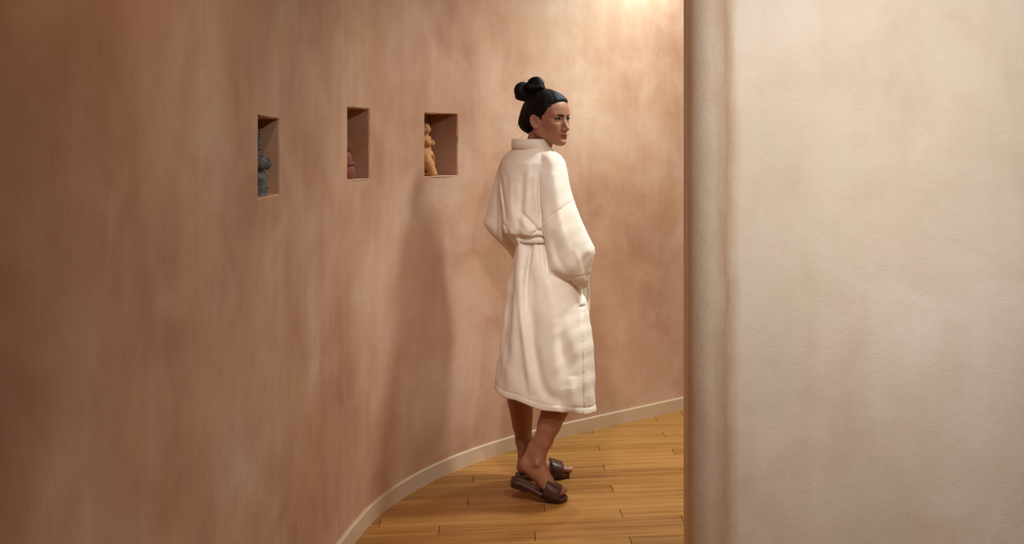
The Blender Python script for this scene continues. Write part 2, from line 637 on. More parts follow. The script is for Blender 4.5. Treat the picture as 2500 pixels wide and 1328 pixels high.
class Field:
    def __init__(self, xs, ys, zs):
        self.ax = (xs, ys, zs)
        self.F = np.full((len(xs), len(ys), len(zs)), 1.0, np.float32)

    def box(self, lo, hi):
        sl = []
        for a, l, h in zip(self.ax, lo, hi):
            sl.append(slice(int(np.searchsorted(a, l)), max(int(np.searchsorted(a, h)), int(np.searchsorted(a, l)) + 1)))
        X = self.ax[0][sl[0]][:, None, None]
        Y = self.ax[1][sl[1]][None, :, None]
        Z = self.ax[2][sl[2]][None, None, :]
        return tuple(sl), X, Y, Z

    def add(self, fn, lo, hi, k=0.01, sub=False):
        sl, X, Y, Z = self.box(np.asarray(lo) - 0.03 - k, np.asarray(hi) + 0.03 + k)
        if 0 in self.F[sl].shape:
            return
        d = fn(X, Y, Z)
        if sub:
            self.F[sl] = -smin(-self.F[sl], d, k)
        else:
            self.F[sl] = smin(self.F[sl], d, k)

    def ell(self, c, r, k=0.01, sub=False, Rm=None):
        c, r = np.asarray(c, float), np.asarray(r, float)
        Rm = np.eye(3) if Rm is None else np.asarray(Rm)      # columns: local axes in world

        def fn(X, Y, Z):
            dx, dy, dz = X - c[0], Y - c[1], Z - c[2]
            q = [(dx * Rm[0, i] + dy * Rm[1, i] + dz * Rm[2, i]) for i in range(3)]
            k0 = np.sqrt(sum((q[i] / r[i]) ** 2 for i in range(3)))
            k1 = np.sqrt(sum((q[i] / r[i] ** 2) ** 2 for i in range(3))) + 1e-6
            return k0 * (k0 - 1) / k1
        ext = np.sqrt((Rm ** 2) @ (r ** 2))
        self.add(fn, c - ext, c + ext, k, sub)

    def cone(self, a, b, ra, rb, k=0.01, sub=False):
        a, b = np.asarray(a, float), np.asarray(b, float)
        ab = b - a
        L2 = float(ab @ ab) + 1e-9

        def fn(X, Y, Z):
            t = np.clip(((X - a[0]) * ab[0] + (Y - a[1]) * ab[1] + (Z - a[2]) * ab[2]) / L2, 0, 1)
            return np.sqrt((X - a[0] - t * ab[0]) ** 2 + (Y - a[1] - t * ab[1]) ** 2 + (Z - a[2] - t * ab[2]) ** 2) - (ra + (rb - ra) * t)
        m = max(ra, rb)
        self.add(fn, np.minimum(a, b) - m, np.maximum(a, b) + m, k, sub)

    def chain(self, pts_, k=0.01):
        for (p, r), (q, s) in zip(pts_[:-1], pts_[1:]):
            self.cone(p, q, r, s, k)

    def mesh(self, name, origin=(0, 0, 0)):
        F = self.F
        S_ = F < 0
        cnt = np.zeros(tuple(n_ - 1 for n_ in F.shape), np.uint8)
        for dx in (0, 1):
            for dy in (0, 1):
                for dz in (0, 1):
                    cnt += S_[dx:F.shape[0] - 1 + dx, dy:F.shape[1] - 1 + dy, dz:F.shape[2] - 1 + dz]
        I, Jn, K = np.nonzero((cnt > 0) & (cnt < 8))
        acc = np.zeros((len(I), 3)); num = np.zeros(len(I))
        corners = [(a, b, c) for a in (0, 1) for b in (0, 1) for c in (0, 1)]
        xs, ys, zs = self.ax
        for a in corners:
            for axn in range(3):
                if a[axn]:
                    continue
                b = list(a); b[axn] = 1
                fa = F[I + a[0], Jn + a[1], K + a[2]]; fb = F[I + b[0], Jn + b[1], K + b[2]]
                cr = (fa < 0) != (fb < 0)
                t = np.where(cr, fa / np.where(cr, fa - fb, 1), 0)
                pa = np.stack([xs[I + a[0]], ys[Jn + a[1]], zs[K + a[2]]], 1)
                pb = np.stack([xs[I + b[0]], ys[Jn + b[1]], zs[K + b[2]]], 1)
                acc += np.where(cr[:, None], pa + (pb - pa) * t[:, None], 0)
                num += cr
        V = acc / num[:, None]
        ids = np.full(cnt.shape, -1, np.int64)
        ids[I, Jn, K] = np.arange(len(I))
        quads = []
        for axn in range(3):
            A = [slice(None)] * 3; B = [slice(None)] * 3
            A[axn] = slice(0, -1); B[axn] = slice(1, None)
            sa, sb = S_[tuple(A)], S_[tuple(B)]
            e_ = np.nonzero(sa != sb)
            o1, o2 = (axn + 1) % 3, (axn + 2) % 3
            ok = (e_[o1] > 0) & (e_[o2] > 0) & (e_[o1] < F.shape[o1] - 1) & (e_[o2] < F.shape[o2] - 1)
            e_ = [q[ok] for q in e_]
            inside = sa[tuple(e_)]
            def cell(d1, d2):
                c_ = [None] * 3
                c_[axn] = e_[axn]; c_[o1] = e_[o1] + d1; c_[o2] = e_[o2] + d2
                return ids[tuple(c_)]
            q = np.stack([cell(-1, -1), cell(0, -1), cell(0, 0), cell(-1, 0)], 1)
            q[~inside] = q[~inside][:, ::-1]
            quads.append(q)
        Q = np.concatenate(quads)
        Q = Q[(Q >= 0).all(1)]
        self.V = V
        Vl = V - np.asarray(origin)
        me = bpy.data.meshes.new(name)
        me.vertices.add(len(V)); me.vertices.foreach_set('co', Vl.astype(np.float32).ravel())
        me.loops.add(len(Q) * 4); me.loops.foreach_set('vertex_index', Q.ravel().astype(np.int32))
        me.polygons.add(len(Q))
        me.polygons.foreach_set('loop_start', np.arange(0, len(Q) * 4, 4, dtype=np.int32))
        me.polygons.foreach_set('loop_total', np.full(len(Q), 4, np.int32))
        me.polygons.foreach_set('use_smooth', np.ones(len(Q), bool))
        me.update(); me.validate()
        return me


def relax(o, it=2, fac=0.5):
    m = o.modifiers.new('smooth', 'SMOOTH')
    m.factor = fac
    m.iterations = it


def tube(name, P, rad_, n=8, flat=None):
    """tube along points P with radii; flat=(axis, scale) squeezes the section"""
    P = [np.asarray(p, float) for p in P]
    v_, f_ = [], []
    for i, p in enumerate(P):
        t = P[min(i + 1, len(P) - 1)] - P[max(i - 1, 0)]
        t /= np.linalg.norm(t) + 1e-9
        up = np.array([0, 0, 1.0]) if abs(t[2]) < 0.9 else np.array([0, 1.0, 0])
        a = np.cross(t, up); a /= np.linalg.norm(a)
        b = np.cross(a, t)
        r_ = rad_[i] if hasattr(rad_, '__len__') else rad_
        for k in range(n):
            q = 2 * math.pi * k / n
            d = a * math.cos(q) + b * math.sin(q)
            if flat is not None:
                d = d - flat[0] * (d @ flat[0]) * (1 - flat[1])
            v_.append(p + d * r_)
    for i in range(len(P) - 1):
        for k in range(n):
            j = (k + 1) % n
            f_.append((i * n + k, i * n + j, (i + 1) * n + j, (i + 1) * n + k))
    f_.append(tuple(range(n))[::-1])
    f_.append(tuple(range((len(P) - 1) * n, len(P) * n)))
    return v_, f_


# ------------------------------------------------------------------ the person: materials
def skin_mat():
    m, nt, b = newmat('skin')
    at = nd(nt, 'ShaderNodeAttribute', attribute_name='tint')
    co = obj_coord(nt)
    base = ramp(nt, noise(nt, co, 14, 4, 0.6), [(0.3, lin(150, 100, 76)), (0.7, lin(168, 116, 90))])
    col = mix(nt, at.outputs['Fac'], base, lin(134, 68, 60))
    nt.links.new(col, b.inputs['Base Color'])
    b.inputs['Roughness'].default_value = 0.48
    b.inputs['Specular IOR Level'].default_value = 0.4
    b.inputs['Subsurface Weight'].default_value = 0.12
    b.inputs['Subsurface Radius'].default_value = (0.01, 0.004, 0.002)
    bump(nt, noise(nt, co, 350, 3, 0.6), 0.08, 0.001, b)
    return m


def hair_mat():
    m, nt, b = newmat('dark_hair')
    co = obj_coord(nt)
    st = noise(nt, mapping(nt, co, (60, 60, 9), (0, 0, 0), (0.5, 0.3, 0.4)), 4.0, 4, 0.6, 0.5)
    nt.links.new(ramp(nt, st, [(0.35, lin(9, 5, 4)), (0.7, lin(27, 15, 10))]), b.inputs['Base Color'])
    b.inputs['Roughness'].default_value = 0.58
    b.inputs['Specular IOR Level'].default_value = 0.14
    bump(nt, st, 0.35, 0.002, b)
    return m


def robe_mat(name, cell=0.0066, amt=0.30):
    m, nt, b = newmat(name)
    at = nd(nt, 'ShaderNodeAttribute', attribute_name='weave')
    sx = nd(nt, 'ShaderNodeSeparateXYZ')
    nt.links.new(at.outputs['Vector'], sx.inputs[0])
    k = 2 * math.pi / cell
    wa = math_n(nt, 'SINE', math_n(nt, 'MULTIPLY', sx.outputs[0], k))
    wb = math_n(nt, 'SINE', math_n(nt, 'MULTIPLY', sx.outputs[1], k * 1.25))
    hgt = math_n(nt, 'MULTIPLY', math_n(nt, 'ADD', wa, wb), 0.25)
    co = obj_coord(nt)
    fz = noise(nt, co, 500, 3, 0.7)
    hgt = math_n(nt, 'ADD', hgt, math_n(nt, 'MULTIPLY', fz, 0.35))
    cl = noise(nt, co, 7, 4, 0.6)
    nt.links.new(ramp(nt, cl, [(0.3, lin(226, 209, 192)), (0.7, lin(234, 221, 207))]), b.inputs['Base Color'])
    b.inputs['Roughness'].default_value = 0.9
    b.inputs['Specular IOR Level'].default_value = 0.1
    b.inputs['Sheen Weight'].default_value = 0.15
    bump(nt, hgt, amt, 0.002, b)
    return m


M_skin, M_hair = skin_mat(), hair_mat()
M_robe = robe_mat('waffle_robe')
M_leather = simple('brown_leather', lin(74, 44, 34), 0.38, 0.45, 40, 0.2, 160, 0.25, 0.001)
M_sole = simple('sandal_sole', lin(52, 30, 24), 0.5, 0.4, 30, 0.15, 120, 0.2, 0.001)
M_sclera = simple('eye_white', lin(128, 106, 94), 0.25, 0.5, 60, 0.05)
M_iris = simple('iris', lin(36, 22, 14), 0.15, 0.6, 200, 0.3)
M_pupil = simple('pupil', lin(8, 6, 6), 0.1, 0.6, 50, 0.05)
M_nail = simple('nail', lin(214, 190, 178), 0.15, 0.6, 60, 0.05)

BASE = np.array([-0.27, 4.24, 0.0])
person = empty('person', BASE)
tag(person, 'person in a belted cream waffle bathrobe and brown slide sandals, back turned, looking right', 'person')

# head frame: forward, left, up
HA = math.radians(36)
hf = np.array([math.cos(HA), -math.sin(HA), 0.0])
hl = np.array([math.sin(HA), math.cos(HA), 0.0])
hu = np.array([0, 0, 1.0])
tilt = math.radians(2)
hf, hu = hf * math.cos(tilt) - hu * math.sin(tilt), hu * math.cos(tilt) + hf * math.sin(tilt)
HO = W(1336, 300, 4.24)
HR = np.stack([hf, hl, hu], 1)


def H(u, v_, w):
    return HO + hf * u + hl * v_ + hu * w


def rotloc(R0, axis_i, ang):
    c, s = math.cos(ang), math.sin(ang)
    m = np.eye(3)
    i, j = [(1, 2), (2, 0), (0, 1)][axis_i]
    m[i, i] = c; m[j, j] = c; m[i, j] = -s; m[j, i] = s
    return R0 @ m


bd = Field(axis((-0.66, -0.36, 0.006), (-0.36, -0.06, 0.002), (-0.06, 0.10, 0.006)),
           axis((3.98, 4.09, 0.004), (4.09, 4.135, 0.003), (4.135, 4.35, 0.002), (4.35, 4.56, 0.004)),
           axis((-0.005, 0.16, 0.003), (0.16, 1.40, 0.007), (1.40, 1.72, 0.002)))
# cranium and face
bd.ell(H(-0.010, 0, 0.052), (0.090, 0.073, 0.080), 0.01, Rm=HR)
bd.ell(H(0.038, 0, 0.050), (0.057, 0.063, 0.060), 0.03, Rm=HR)
bd.ell(H(0.037, 0, -0.010), (0.051, 0.056, 0.066), 0.03, Rm=HR)
bd.ell(H(0.060, 0, -0.047), (0.034, 0.032, 0.034), 0.025, Rm=HR)
for sgn in (1, -1):
    bd.cone(H(0.002, 0.050 * sgn, -0.034), H(0.068, 0.013 * sgn, -0.075), 0.015, 0.011, 0.03)
    bd.cone(H(0.004, 0.054 * sgn, 0.005), H(0.002, 0.050 * sgn, -0.038), 0.016, 0.016, 0.03)
    bd.ell(H(0.056, 0.040 * sgn, -0.006), (0.020, 0.018, 0.018), 0.025, Rm=HR)
    bd.cone(H(0.083, 0.012 * sgn, 0.036), H(0.070, 0.042 * sgn, 0.037), 0.008, 0.008, 0.016)
bd.ell(H(0.080, 0, -0.0745), (0.014, 0.017, 0.0135), 0.02, Rm=HR)
# eye sockets, lids
for sgn in (1, -1):
    bd.ell(H(0.101, 0.030 * sgn, 0.016), (0.020, 0.018, 0.013), 0.014, True, HR)
    bd.ell(H(0.0735, 0.031 * sgn, 0.0185), (0.0150, 0.0165, 0.0135), 0.006, Rm=HR)
    bd.ell(H(0.086, 0.033 * sgn, 0.0180), (0.016, 0.0165, 0.0043), 0.002, True, HR)
# nose
bd.cone(H(0.086, 0, 0.026), H(0.107, 0, -0.016), 0.0068, 0.0072, 0.010)
bd.cone(H(0.098, 0, -0.006), H(0.1105, 0, -0.0225), 0.0075, 0.0078, 0.008)
bd.cone(H(0.088, 0, 0.000), H(0.096, 0, -0.028), 0.010, 0.009, 0.014)
for sgn in (1, -1):
    bd.ell(H(0.097, 0.0115 * sgn, -0.0255), (0.0098, 0.0065, 0.0068), 0.006, Rm=HR)
    bd.ell(H(0.101, 0.0065 * sgn, -0.0325), (0.0045, 0.0030, 0.0022), 0.002, True, HR)
# lips
bd.ell(H(0.0935, 0, -0.0470), (0.0085, 0.0235, 0.0052), 0.006, Rm=rotloc(HR, 1, 0.5))
bd.ell(H(0.0915, 0, -0.0575), (0.0085, 0.0205, 0.0058), 0.005, Rm=rotloc(HR, 1, -0.4))
bd.ell(H(0.1020, 0, -0.0522), (0.0140, 0.0290, 0.0012), 0.003, True, HR)
bd.ell(H(0.1000, 0, -0.0655), (0.010, 0.016, 0.0040), 0.010, True, HR)
# ears
for sgn in (1, -1):
    Re = rotloc(HR, 1, -0.22)
    Re = rotloc(Re, 2, -0.42 * sgn)
    ec = H(-0.006, 0.0775 * sgn, 0.004)
    E = lambda u, v_, w: ec + Re @ np.array([u, v_ * sgn, w])
    bd.ell(E(0, 0, 0), (0.0175, 0.0055, 0.0300), 0.004, Rm=Re)
    bd.ell(E(0.001, 0.006, 0.002), (0.0125, 0.0062, 0.0220), 0.003, True, Re)
    ring = [E(0.012, 0.003, 0.016), E(0.006, 0.004, 0.0265), E(-0.005, 0.004, 0.0275), E(-0.014, 0.004, 0.017), E(-0.0155, 0.004, 0.003),
            E(-0.0115, 0.004, -0.012), E(-0.003, 0.003, -0.024)]
    bd.chain([(p, 0.0030) for p in ring], 0.002)
    bd.cone(E(-0.003, 0.001, -0.022), E(0.004, 0.0, -0.024), 0.0058, 0.005, 0.005)
    bd.chain([(E(0.004, 0.002, 0.018), 0.0022), (E(-0.007, 0.003, 0.010), 0.0026), (E(-0.008, 0.003, -0.004), 0.0026), (E(0.0, 0.003, -0.013), 0.0026)], 0.003)
    bd.cone(E(0.0145, 0.002, 0.006), E(0.0135, 0.003, -0.008), 0.0035, 0.0036, 0.004)
# neck
NB = W(1304, 385, 4.262)
bd.cone(H(-0.020, 0, 0.0), NB, 0.047, 0.050, 0.02)
bd.cone(H(0.006, 0, -0.045), NB + np.array([0.018, 0.01, -0.02]), 0.030, 0.036, 0.02)
bd.cone(H(-0.012, -0.054, -0.030), NB + np.array([0.040, 0.030, -0.03]), 0.009, 0.011, 0.015)
# trunk
bd.cone(NB, W(1300, 470, 4.25), 0.055, 0.085, 0.03)
bd.cone(W(1250, 400, 4.33), W(1350, 402, 4.18), 0.042, 0.042, 0.03)
bd.cone(W(1300, 470, 4.26), W(1312, 600, 4.26), 0.080, 0.068, 0.03)
bd.cone(W(1312, 600, 4.26), W(1326, 700, 4.26), 0.072, 0.078, 0.03)


def hand(wrist, tipdir, side, palm_n):
    """palm, four bent fingers of different lengths and a thumb from the side of the palm"""
    wrist = np.asarray(wrist, float)
    t = np.asarray(tipdir, float); t /= np.linalg.norm(t)
    s_ = np.asarray(side, float); s_ -= t * (s_ @ t); s_ /= np.linalg.norm(s_)
    n_ = np.cross(t, s_); n_ *= np.sign(n_ @ np.asarray(palm_n)) or 1
    bd.cone(wrist, wrist + t * 0.04, 0.022, 0.024, 0.012)
    for off, ln in ((-0.027, 0.058), (-0.009, 0.070), (0.010, 0.076), (0.028, 0.068)):
        k0 = wrist + t * 0.075 + s_ * off
        bd.cone(wrist + t * 0.02 + s_ * off * 0.5, k0, 0.013, 0.010, 0.008)
        k1 = k0 + t * ln * 0.45 + n_ * 0.006
        k2 = k0 + t * ln * 0.78 + n_ * 0.016
        k3 = k0 + t * ln * 0.98 + n_ * 0.028
        bd.chain([(k0, 0.009), (k1, 0.0085), (k2, 0.008), (k3, 0.007)], 0.003)
    b0 = wrist + t * 0.025 + s_ * 0.022
    bd.chain([(b0, 0.013), (b0 + t * 0.03 + s_ * 0.022 + n_ * 0.008, 0.011), (b0 + t * 0.058 + s_ * 0.026 + n_ * 0.014, 0.009)], 0.006)


# arms (inside the sleeves), hands in the robe pockets
sR, eR, wR = W(1352, 402, 4.18), W(1408, 588, 4.13), W(1404, 668, 4.18)
bd.chain([(sR, 0.042), (eR, 0.036), (wR, 0.022)], 0.02)
hand(wR, W(1372, 755, 4.20) - wR, (0.5, 0.7, 0), (-0.7, 0.5, 0))
sL, eL, wL = W(1250, 402, 4.33), W(1216, 532, 4.37), W(1264, 606, 4.37)
bd.chain([(sL, 0.042), (eL, 0.034), (wL, 0.022)], 0.02)
hand(wL, W(1300, 705, 4.37) - wL, (0.4, 0.8, 0), (0.8, -0.4, 0))
# right leg, heel lifted
bd.chain([(W(1340, 700, 4.22), 0.062), (W(1360, 955, 4.13), 0.053), (W(1354, 1002, 4.12), 0.051), (W(1341, 1036, 4.12), 0.0445),
          (W(1326, 1075, 4.12), 0.0365), (W(1314, 1106, 4.12), 0.0305), (W(1309, 1128, 4.12), 0.0315)], 0.02)
bd.cone(W(1300, 1088, 4.125), W(1282, 1125, 4.12), 0.014, 0.015, 0.03)
RF = [(W(1287, 1137, 4.12), 0.030), (W(1309, 1152, 4.12), 0.030), (W(1331, 1178, 4.115), 0.026), (W(1347, 1197, 4.11), 0.018)]
bd.chain(RF, 0.02)
bd.cone(W(1312, 1130, 4.12), W(1343, 1187, 4.112), 0.030, 0.019, 0.025)
bd.cone(W(1311, 1131, 4.085), W(1312, 1131, 4.15), 0.011, 0.011, 0.018)
for i, (yo, tipx, r_) in enumerate(((-0.031, 1364, 0.0070), (-0.018, 1370, 0.0075), (-0.005, 1375, 0.0080), (0.009, 1379, 0.0085), (0.027, 1383, 0.0112))):
    bx_ = W(1334, 1192, 4.11 + yo * 0.7)
    kn_ = W(1350 + (tipx - 1362) * 0.4, 1200, 4.11 + yo)
    tp_ = W(tipx - 4, 1208.5, 4.11 + yo * 1.05)
    tp_[2] = 0.028 + r_ * 0.6
    kn_[2] = 0.044
    bd.chain([(bx_, 0.014), (kn_, r_ + 0.002), (0.5 * (kn_ + tp_) + np.array([0, 0, 0.003]), r_), (tp_, r_)], 0.006)
# left leg, foot flat
bd.chain([(W(1308, 700, 4.31), 0.060), (W(1270, 940, 4.36), 0.055), (W(1270, 978, 4.365), 0.0515), (W(1273.5, 1010, 4.37), 0.045), (W(1275, 1036, 4.37), 0.0390),
          (W(1279.5, 1075, 4.37), 0.0345), (W(1283, 1108, 4.37), 0.0300), (W(1285, 1128, 4.37), 0.0315)], 0.02)
LD = np.array([0.982, 0.19, 0]); LN = np.array([-0.19, 0.982, 0])
LH = W(1277, 1150, 4.37); LH[2] = 0.050
bd.cone(LH, LH + LD * 0.085, 0.028, 0.024, 0.02)
bd.cone(W(1287, 1128, 4.37), LH + LD * 0.135 + np.array([0, 0, -0.008]), 0.030, 0.020, 0.025)
bd.cone(LH + LD * 0.07 - np.array([0, 0, 0.006]), LH + LD * 0.145 - np.array([0, 0, 0.010]), 0.024, 0.019, 0.02)
LB = LH + LD * 0.130
for yo, tl, r_ in ((-0.027, 0.073, 0.0112), (-0.009, 0.070, 0.0085), (0.006, 0.064, 0.0080), (0.019, 0.057, 0.0075), (0.031, 0.048, 0.0070)):
    b0 = LB + LN * yo * 0.7; b0[2] = 0.038
    t0 = LB + LN * yo + LD * tl; t0[2] = 0.024 + r_
    md = 0.5 * (b0 + t0); md[2] = 0.040
    bd.chain([(b0, 0.016), (md, r_ + 0.002), (t0, r_)], 0.006)
me = bd.mesh('body', BASE)
V = bd.V
lv = (V - HO) @ HR
lip = np.exp(-(((lv[:, 0] - 0.094) / 0.014) ** 2 + (lv[:, 1] / 0.024) ** 2 + ((lv[:, 2] + 0.0530) / 0.0085) ** 2) ** 2)
lip[V[:, 2] < 1.3] = 0
cheek = 0.22 * np.exp(-(((np.abs(lv[:, 1]) - 0.048) / 0.02) ** 2 + ((lv[:, 2] + 0.012) / 0.02) ** 2)) * (lv[:, 0] > 0.02)
at = me.attributes.new('tint', 'FLOAT', 'POINT')
at.data.foreach_set('value', np.clip(lip + cheek, 0, 1).astype(np.float32))
body = link('body', me, M_skin, person)
relax(body, 2, 0.4)

# eyes, lashes, brows
gaze = np.array([math.cos(math.radians(30)), -math.sin(math.radians(30)), 0.0])
for sgn in (1, -1):
    c = H(0.0730, 0.031 * sgn, 0.0185)
    g = gaze
    a1 = np.cross(g, [0, 0, 1.0]); a1 /= np.linalg.norm(a1)
    a2 = np.cross(a1, g)
    v_, f_, mi = [], [], []
    rings_ = [0, 0.2, 0.36, 0.54, 0.75, 1.0, 1.4, 1.8, 2.3, 2.8]
    n = 20
    for th in rings_:
        rr = 0.0136 + (0.0005 if th < 0.48 else 0)
        for k in range(n):
            q = 2 * math.pi * k / n
            v_.append(c + (g * math.cos(th) + (a1 * math.cos(q) + a2 * math.sin(q)) * math.sin(th)) * rr - BASE)
    for i in range(len(rings_) - 1):
        for k in range(n):
            j = (k + 1) % n
            f_.append((i * n + k, i * n + j, (i + 1) * n + j, (i + 1) * n + k))
            mi.append(2 if i < 1 else (1 if i < 3 else 0))
    me = pymesh('eye', v_, f_, True)
    o = link('eye', me, [M_sclera, M_iris, M_pupil], person)
    me.polygons.foreach_set('material_index', mi)
    arc = [H(0.0735 + 0.0155 * math.cos(t) * 0.97, sgn * (0.032 + 0.0165 * math.sin(t)), 0.0178 + 0.0062 * math.cos(t * 1.25)) - BASE for t in np.linspace(-1.05, 1.15, 9)]
    v_, f_ = tube('eyelash', arc, [0.0008, 0.0014, 0.0017, 0.0018, 0.0019, 0.0020, 0.0021, 0.0019, 0.0010], 6)
    link('eyelash', pymesh('eyelash', v_, f_, True), M_hair, person)
    br = [H(0.0952, 0.008 * sgn, 0.0318), H(0.0943, 0.018 * sgn, 0.0335), H(0.0888, 0.031 * sgn, 0.0345), H(0.0790, 0.044 * sgn, 0.0343), H(0.0662, 0.056 * sgn, 0.0310)]
    br = [p - BASE for p in br]
    v_, f_ = tube('eyebrow', br, [0.0026, 0.0036, 0.0036, 0.0030, 0.0012], 8)
    link('eyebrow', pymesh('eyebrow', v_, f_, True), M_hair, person)

# toenail on the far big toe
tn = LB + LN * -0.027 + LD * 0.076; tn[2] = 0.0450
f_nail = Field(axis((tn[0] - 0.02, tn[0] + 0.02, 0.001)), axis((tn[1] - 0.02, tn[1] + 0.02, 0.001)), axis((tn[2] - 0.012, tn[2] + 0.012, 0.001)))
f_nail.ell(tn, (0.0085, 0.007, 0.0028), 0.001, Rm=rotloc(np.eye(3), 1, 0.35))
link('toenail', f_nail.mesh('toenail', BASE), M_nail, person)

# ------------------------------------------------------------------ hair
hr = Field(axis((HO[0] - 0.17, HO[0] + 0.13, 0.0022)), axis((HO[1] - 0.13, HO[1] + 0.13, 0.0022)), axis((HO[2] - 0.08, HO[2] + 0.16, 0.0022)))
sl, X, Y, Z = hr.box((-9, -9, -9), (9, 9, 9))
dx, dy, dz = X - HO[0], Y - HO[1], Z - HO[2]
u_ = dx * hf[0] + dy * hf[1] + dz * hf[2]
v2 = dx * hl[0] + dy * hl[1] + dz * hl[2]
w_ = dx * hu[0] + dy * hu[1] + dz * hu[2]


def elf(u, v_, w, c, r):
    k0 = np.sqrt(((u - c[0]) / r[0]) ** 2 + ((v_ - c[1]) / r[1]) ** 2 + ((w - c[2]) / r[2]) ** 2)
    k1 = np.sqrt(((u - c[0]) / r[0] ** 2) ** 2 + ((v_ - c[1]) / r[1] ** 2) ** 2 + ((w - c[2]) / r[2] ** 2) ** 2) + 1e-6
    return k0 * (k0 - 1) / k1


cap = smin(elf(u_, v2, w_, (-0.012, 0, 0.056), (0.100, 0.084, 0.088)), elf(u_, v2, w_, (0.036, 0, 0.052), (0.0650, 0.0710, 0.0690)), 0.02)
gw = np.array([-0.08, -0.05, -0.030, -0.016, -0.006, 0.004, 0.026, 0.040, 0.048, 0.060, 0.075, 0.084, 0.094, 0.12])
gu = np.array([-0.035, -0.030, -0.022, 0.000, 0.024, 0.030, 0.035, 0.041, 0.053, 0.061, 0.068, 0.079, 0.100, 0.140])
hl_u = np.interp(w_, gw, gu)
hl_u = hl_u + 0.003 * np.sin(190 * w_) + 0.002 * np.sin(330 * w_ + 150 * v2)
cap = cap + 0.0075 * np.clip((u_ - (hl_u - 0.034)) / 0.034, 0, 1.3) ** 1.5
cap = -smin(-cap, -(u_ - hl_u) * 0.75, 0.004)
back = elf(u_, v2, w_, (-0.065, 0, -0.001), (0.066, 0.078, 0.048))
back = smin(back, elf(u_, v2, w_, (-0.085, 0, 0.02), (0.036, 0.055, 0.06)), 0.03)
F = smin(cap, back, 0.03)
for sgn in (1, -1):
    F = smin(F, elf(u_, v2, w_, (0.0215, 0.0600 * sgn, 0.018), (0.0095, 0.0115, 0.022)), 0.006)
# combed strands: shallow ridges running towards the bun
ang_ = np.arctan2(v2, (w_ - 0.11) * 0.9 + 0.02)
rad_ = np.sqrt(v2 ** 2 + (w_ - 0.1) ** 2 + (u_ + 0.05) ** 2)
aa_ = np.arctan2(v2, u_ + 0.055)
F = F + 0.00035 * np.sin(41 * aa_ + 30 * rad_ + 2 * np.sin(7 * aa_)) + 0.00035 * np.sin(83 * aa_ + 20 * w_ + 3 * np.sin(5 * aa_)) + 0.0006 * np.sin(13 * aa_ + 60 * rad_)
# open around the ears
for sgn in (1, -1):
    er = elf(u_, v2, w_, (-0.004, 0.084 * sgn, 0.000), (0.019, 0.022, 0.030))
    F = -smin(-F, er, 0.006)
hr.F[:] = F
hair = link('hair', hr.mesh('hair', BASE), M_hair, person)

bf = Field(axis((HO[0] - 0.16, HO[0] + 0.05, 0.002)), axis((HO[1] - 0.09, HO[1] + 0.11, 0.002)), axis((HO[2] + 0.06, HO[2] + 0.22, 0.002)))


def lobe(c, R0, r0, nrm, k=0.01, ph=(0, 2 * math.pi), n=18):
    """a coil of hair: ring of radius R0, strand thickness r0"""
    nrm = np.asarray(nrm, float); nrm /= np.linalg.norm(nrm)
    a = np.cross(nrm, [0.3, 0.9, 0.1]); a /= np.linalg.norm(a)
    b = np.cross(nrm, a)
    P = [c + (a * math.cos(t) + b * math.sin(t)) * R0 for t in np.linspace(ph[0], ph[1], n)]
    bf.chain([(p, r0) for p in P], k)


c1, c2, c3 = W(1279, 223, 4.26), W(1307, 209, 4.245), W(1302, 236, 4.25)
bf.ell(c3, (0.034, 0.034, 0.020), 0.01)
lobe(c1, 0.021, 0.0185, (0.4, -0.8, 0.5))
bf.ell(c1, (0.026, 0.026, 0.026), 0.01)
lobe(c2, 0.019, 0.0160, (-0.3, -0.9, 0.2))
bf.ell(c2, (0.026, 0.026, 0.022), 0.01)
bf.cone(W(1266, 236, 4.25), W(1292, 238, 4.24), 0.014, 0.019, 0.01)
bf.cone(W(1292, 213, 4.22), W(1322, 214, 4.22), 0.012, 0.010, 0.006)
bf.cone(W(1326, 212, 4.24), W(1333, 224, 4.24), 0.006, 0.004, 0.008)
sl, X, Y, Z = bf.box((-9, -9, -9), (9, 9, 9))
for c in (c1, c2):
    th = np.arctan2(Z - c[2], X - c[0]); rr = np.sqrt((X - c[0]) ** 2 + (Z - c[2]) ** 2)
    near_ = np.exp(-((X - c[0]) ** 2 + (Z - c[2]) ** 2) / 0.035 ** 2)
    bf.F += (0.0005 * near_ * np.sin(2 * math.pi * rr / 0.0065 + 2 * th)).astype(np.float32)
link('bun', bf.mesh('bun', BASE), M_hair, hair)
# flyaway strands
STR = [([(1262, 228), (1253, 225), (1250, 232), (1256, 241), (1262, 245)], 4.26), ([(1330, 212), (1335, 218), (1335, 226), (1330, 231)], 4.23),
       ([(1267, 296), (1262, 310), (1266, 321), (1280, 328)], 4.23), ([(1285, 327), (1277, 333), (1268, 337)], 4.24),
       ([(1324, 292), (1328, 300), (1325, 308)], 4.166), ([(1300, 190), (1312, 187), (1325, 193), (1332, 205)], 4.24),
       ([(1270, 203), (1280, 196), (1292, 194)], 4.26)]
for P, Yd in STR:
    pp = catmull(np.array([W(x, y, Yd) for x, y in P]), 6)
    v_, f_ = tube('strand', [p - BASE for p in pp], 0.00045, 5)
    link('hair_strand', pymesh('hair_strand', v_, f_, True), M_hair, hair)

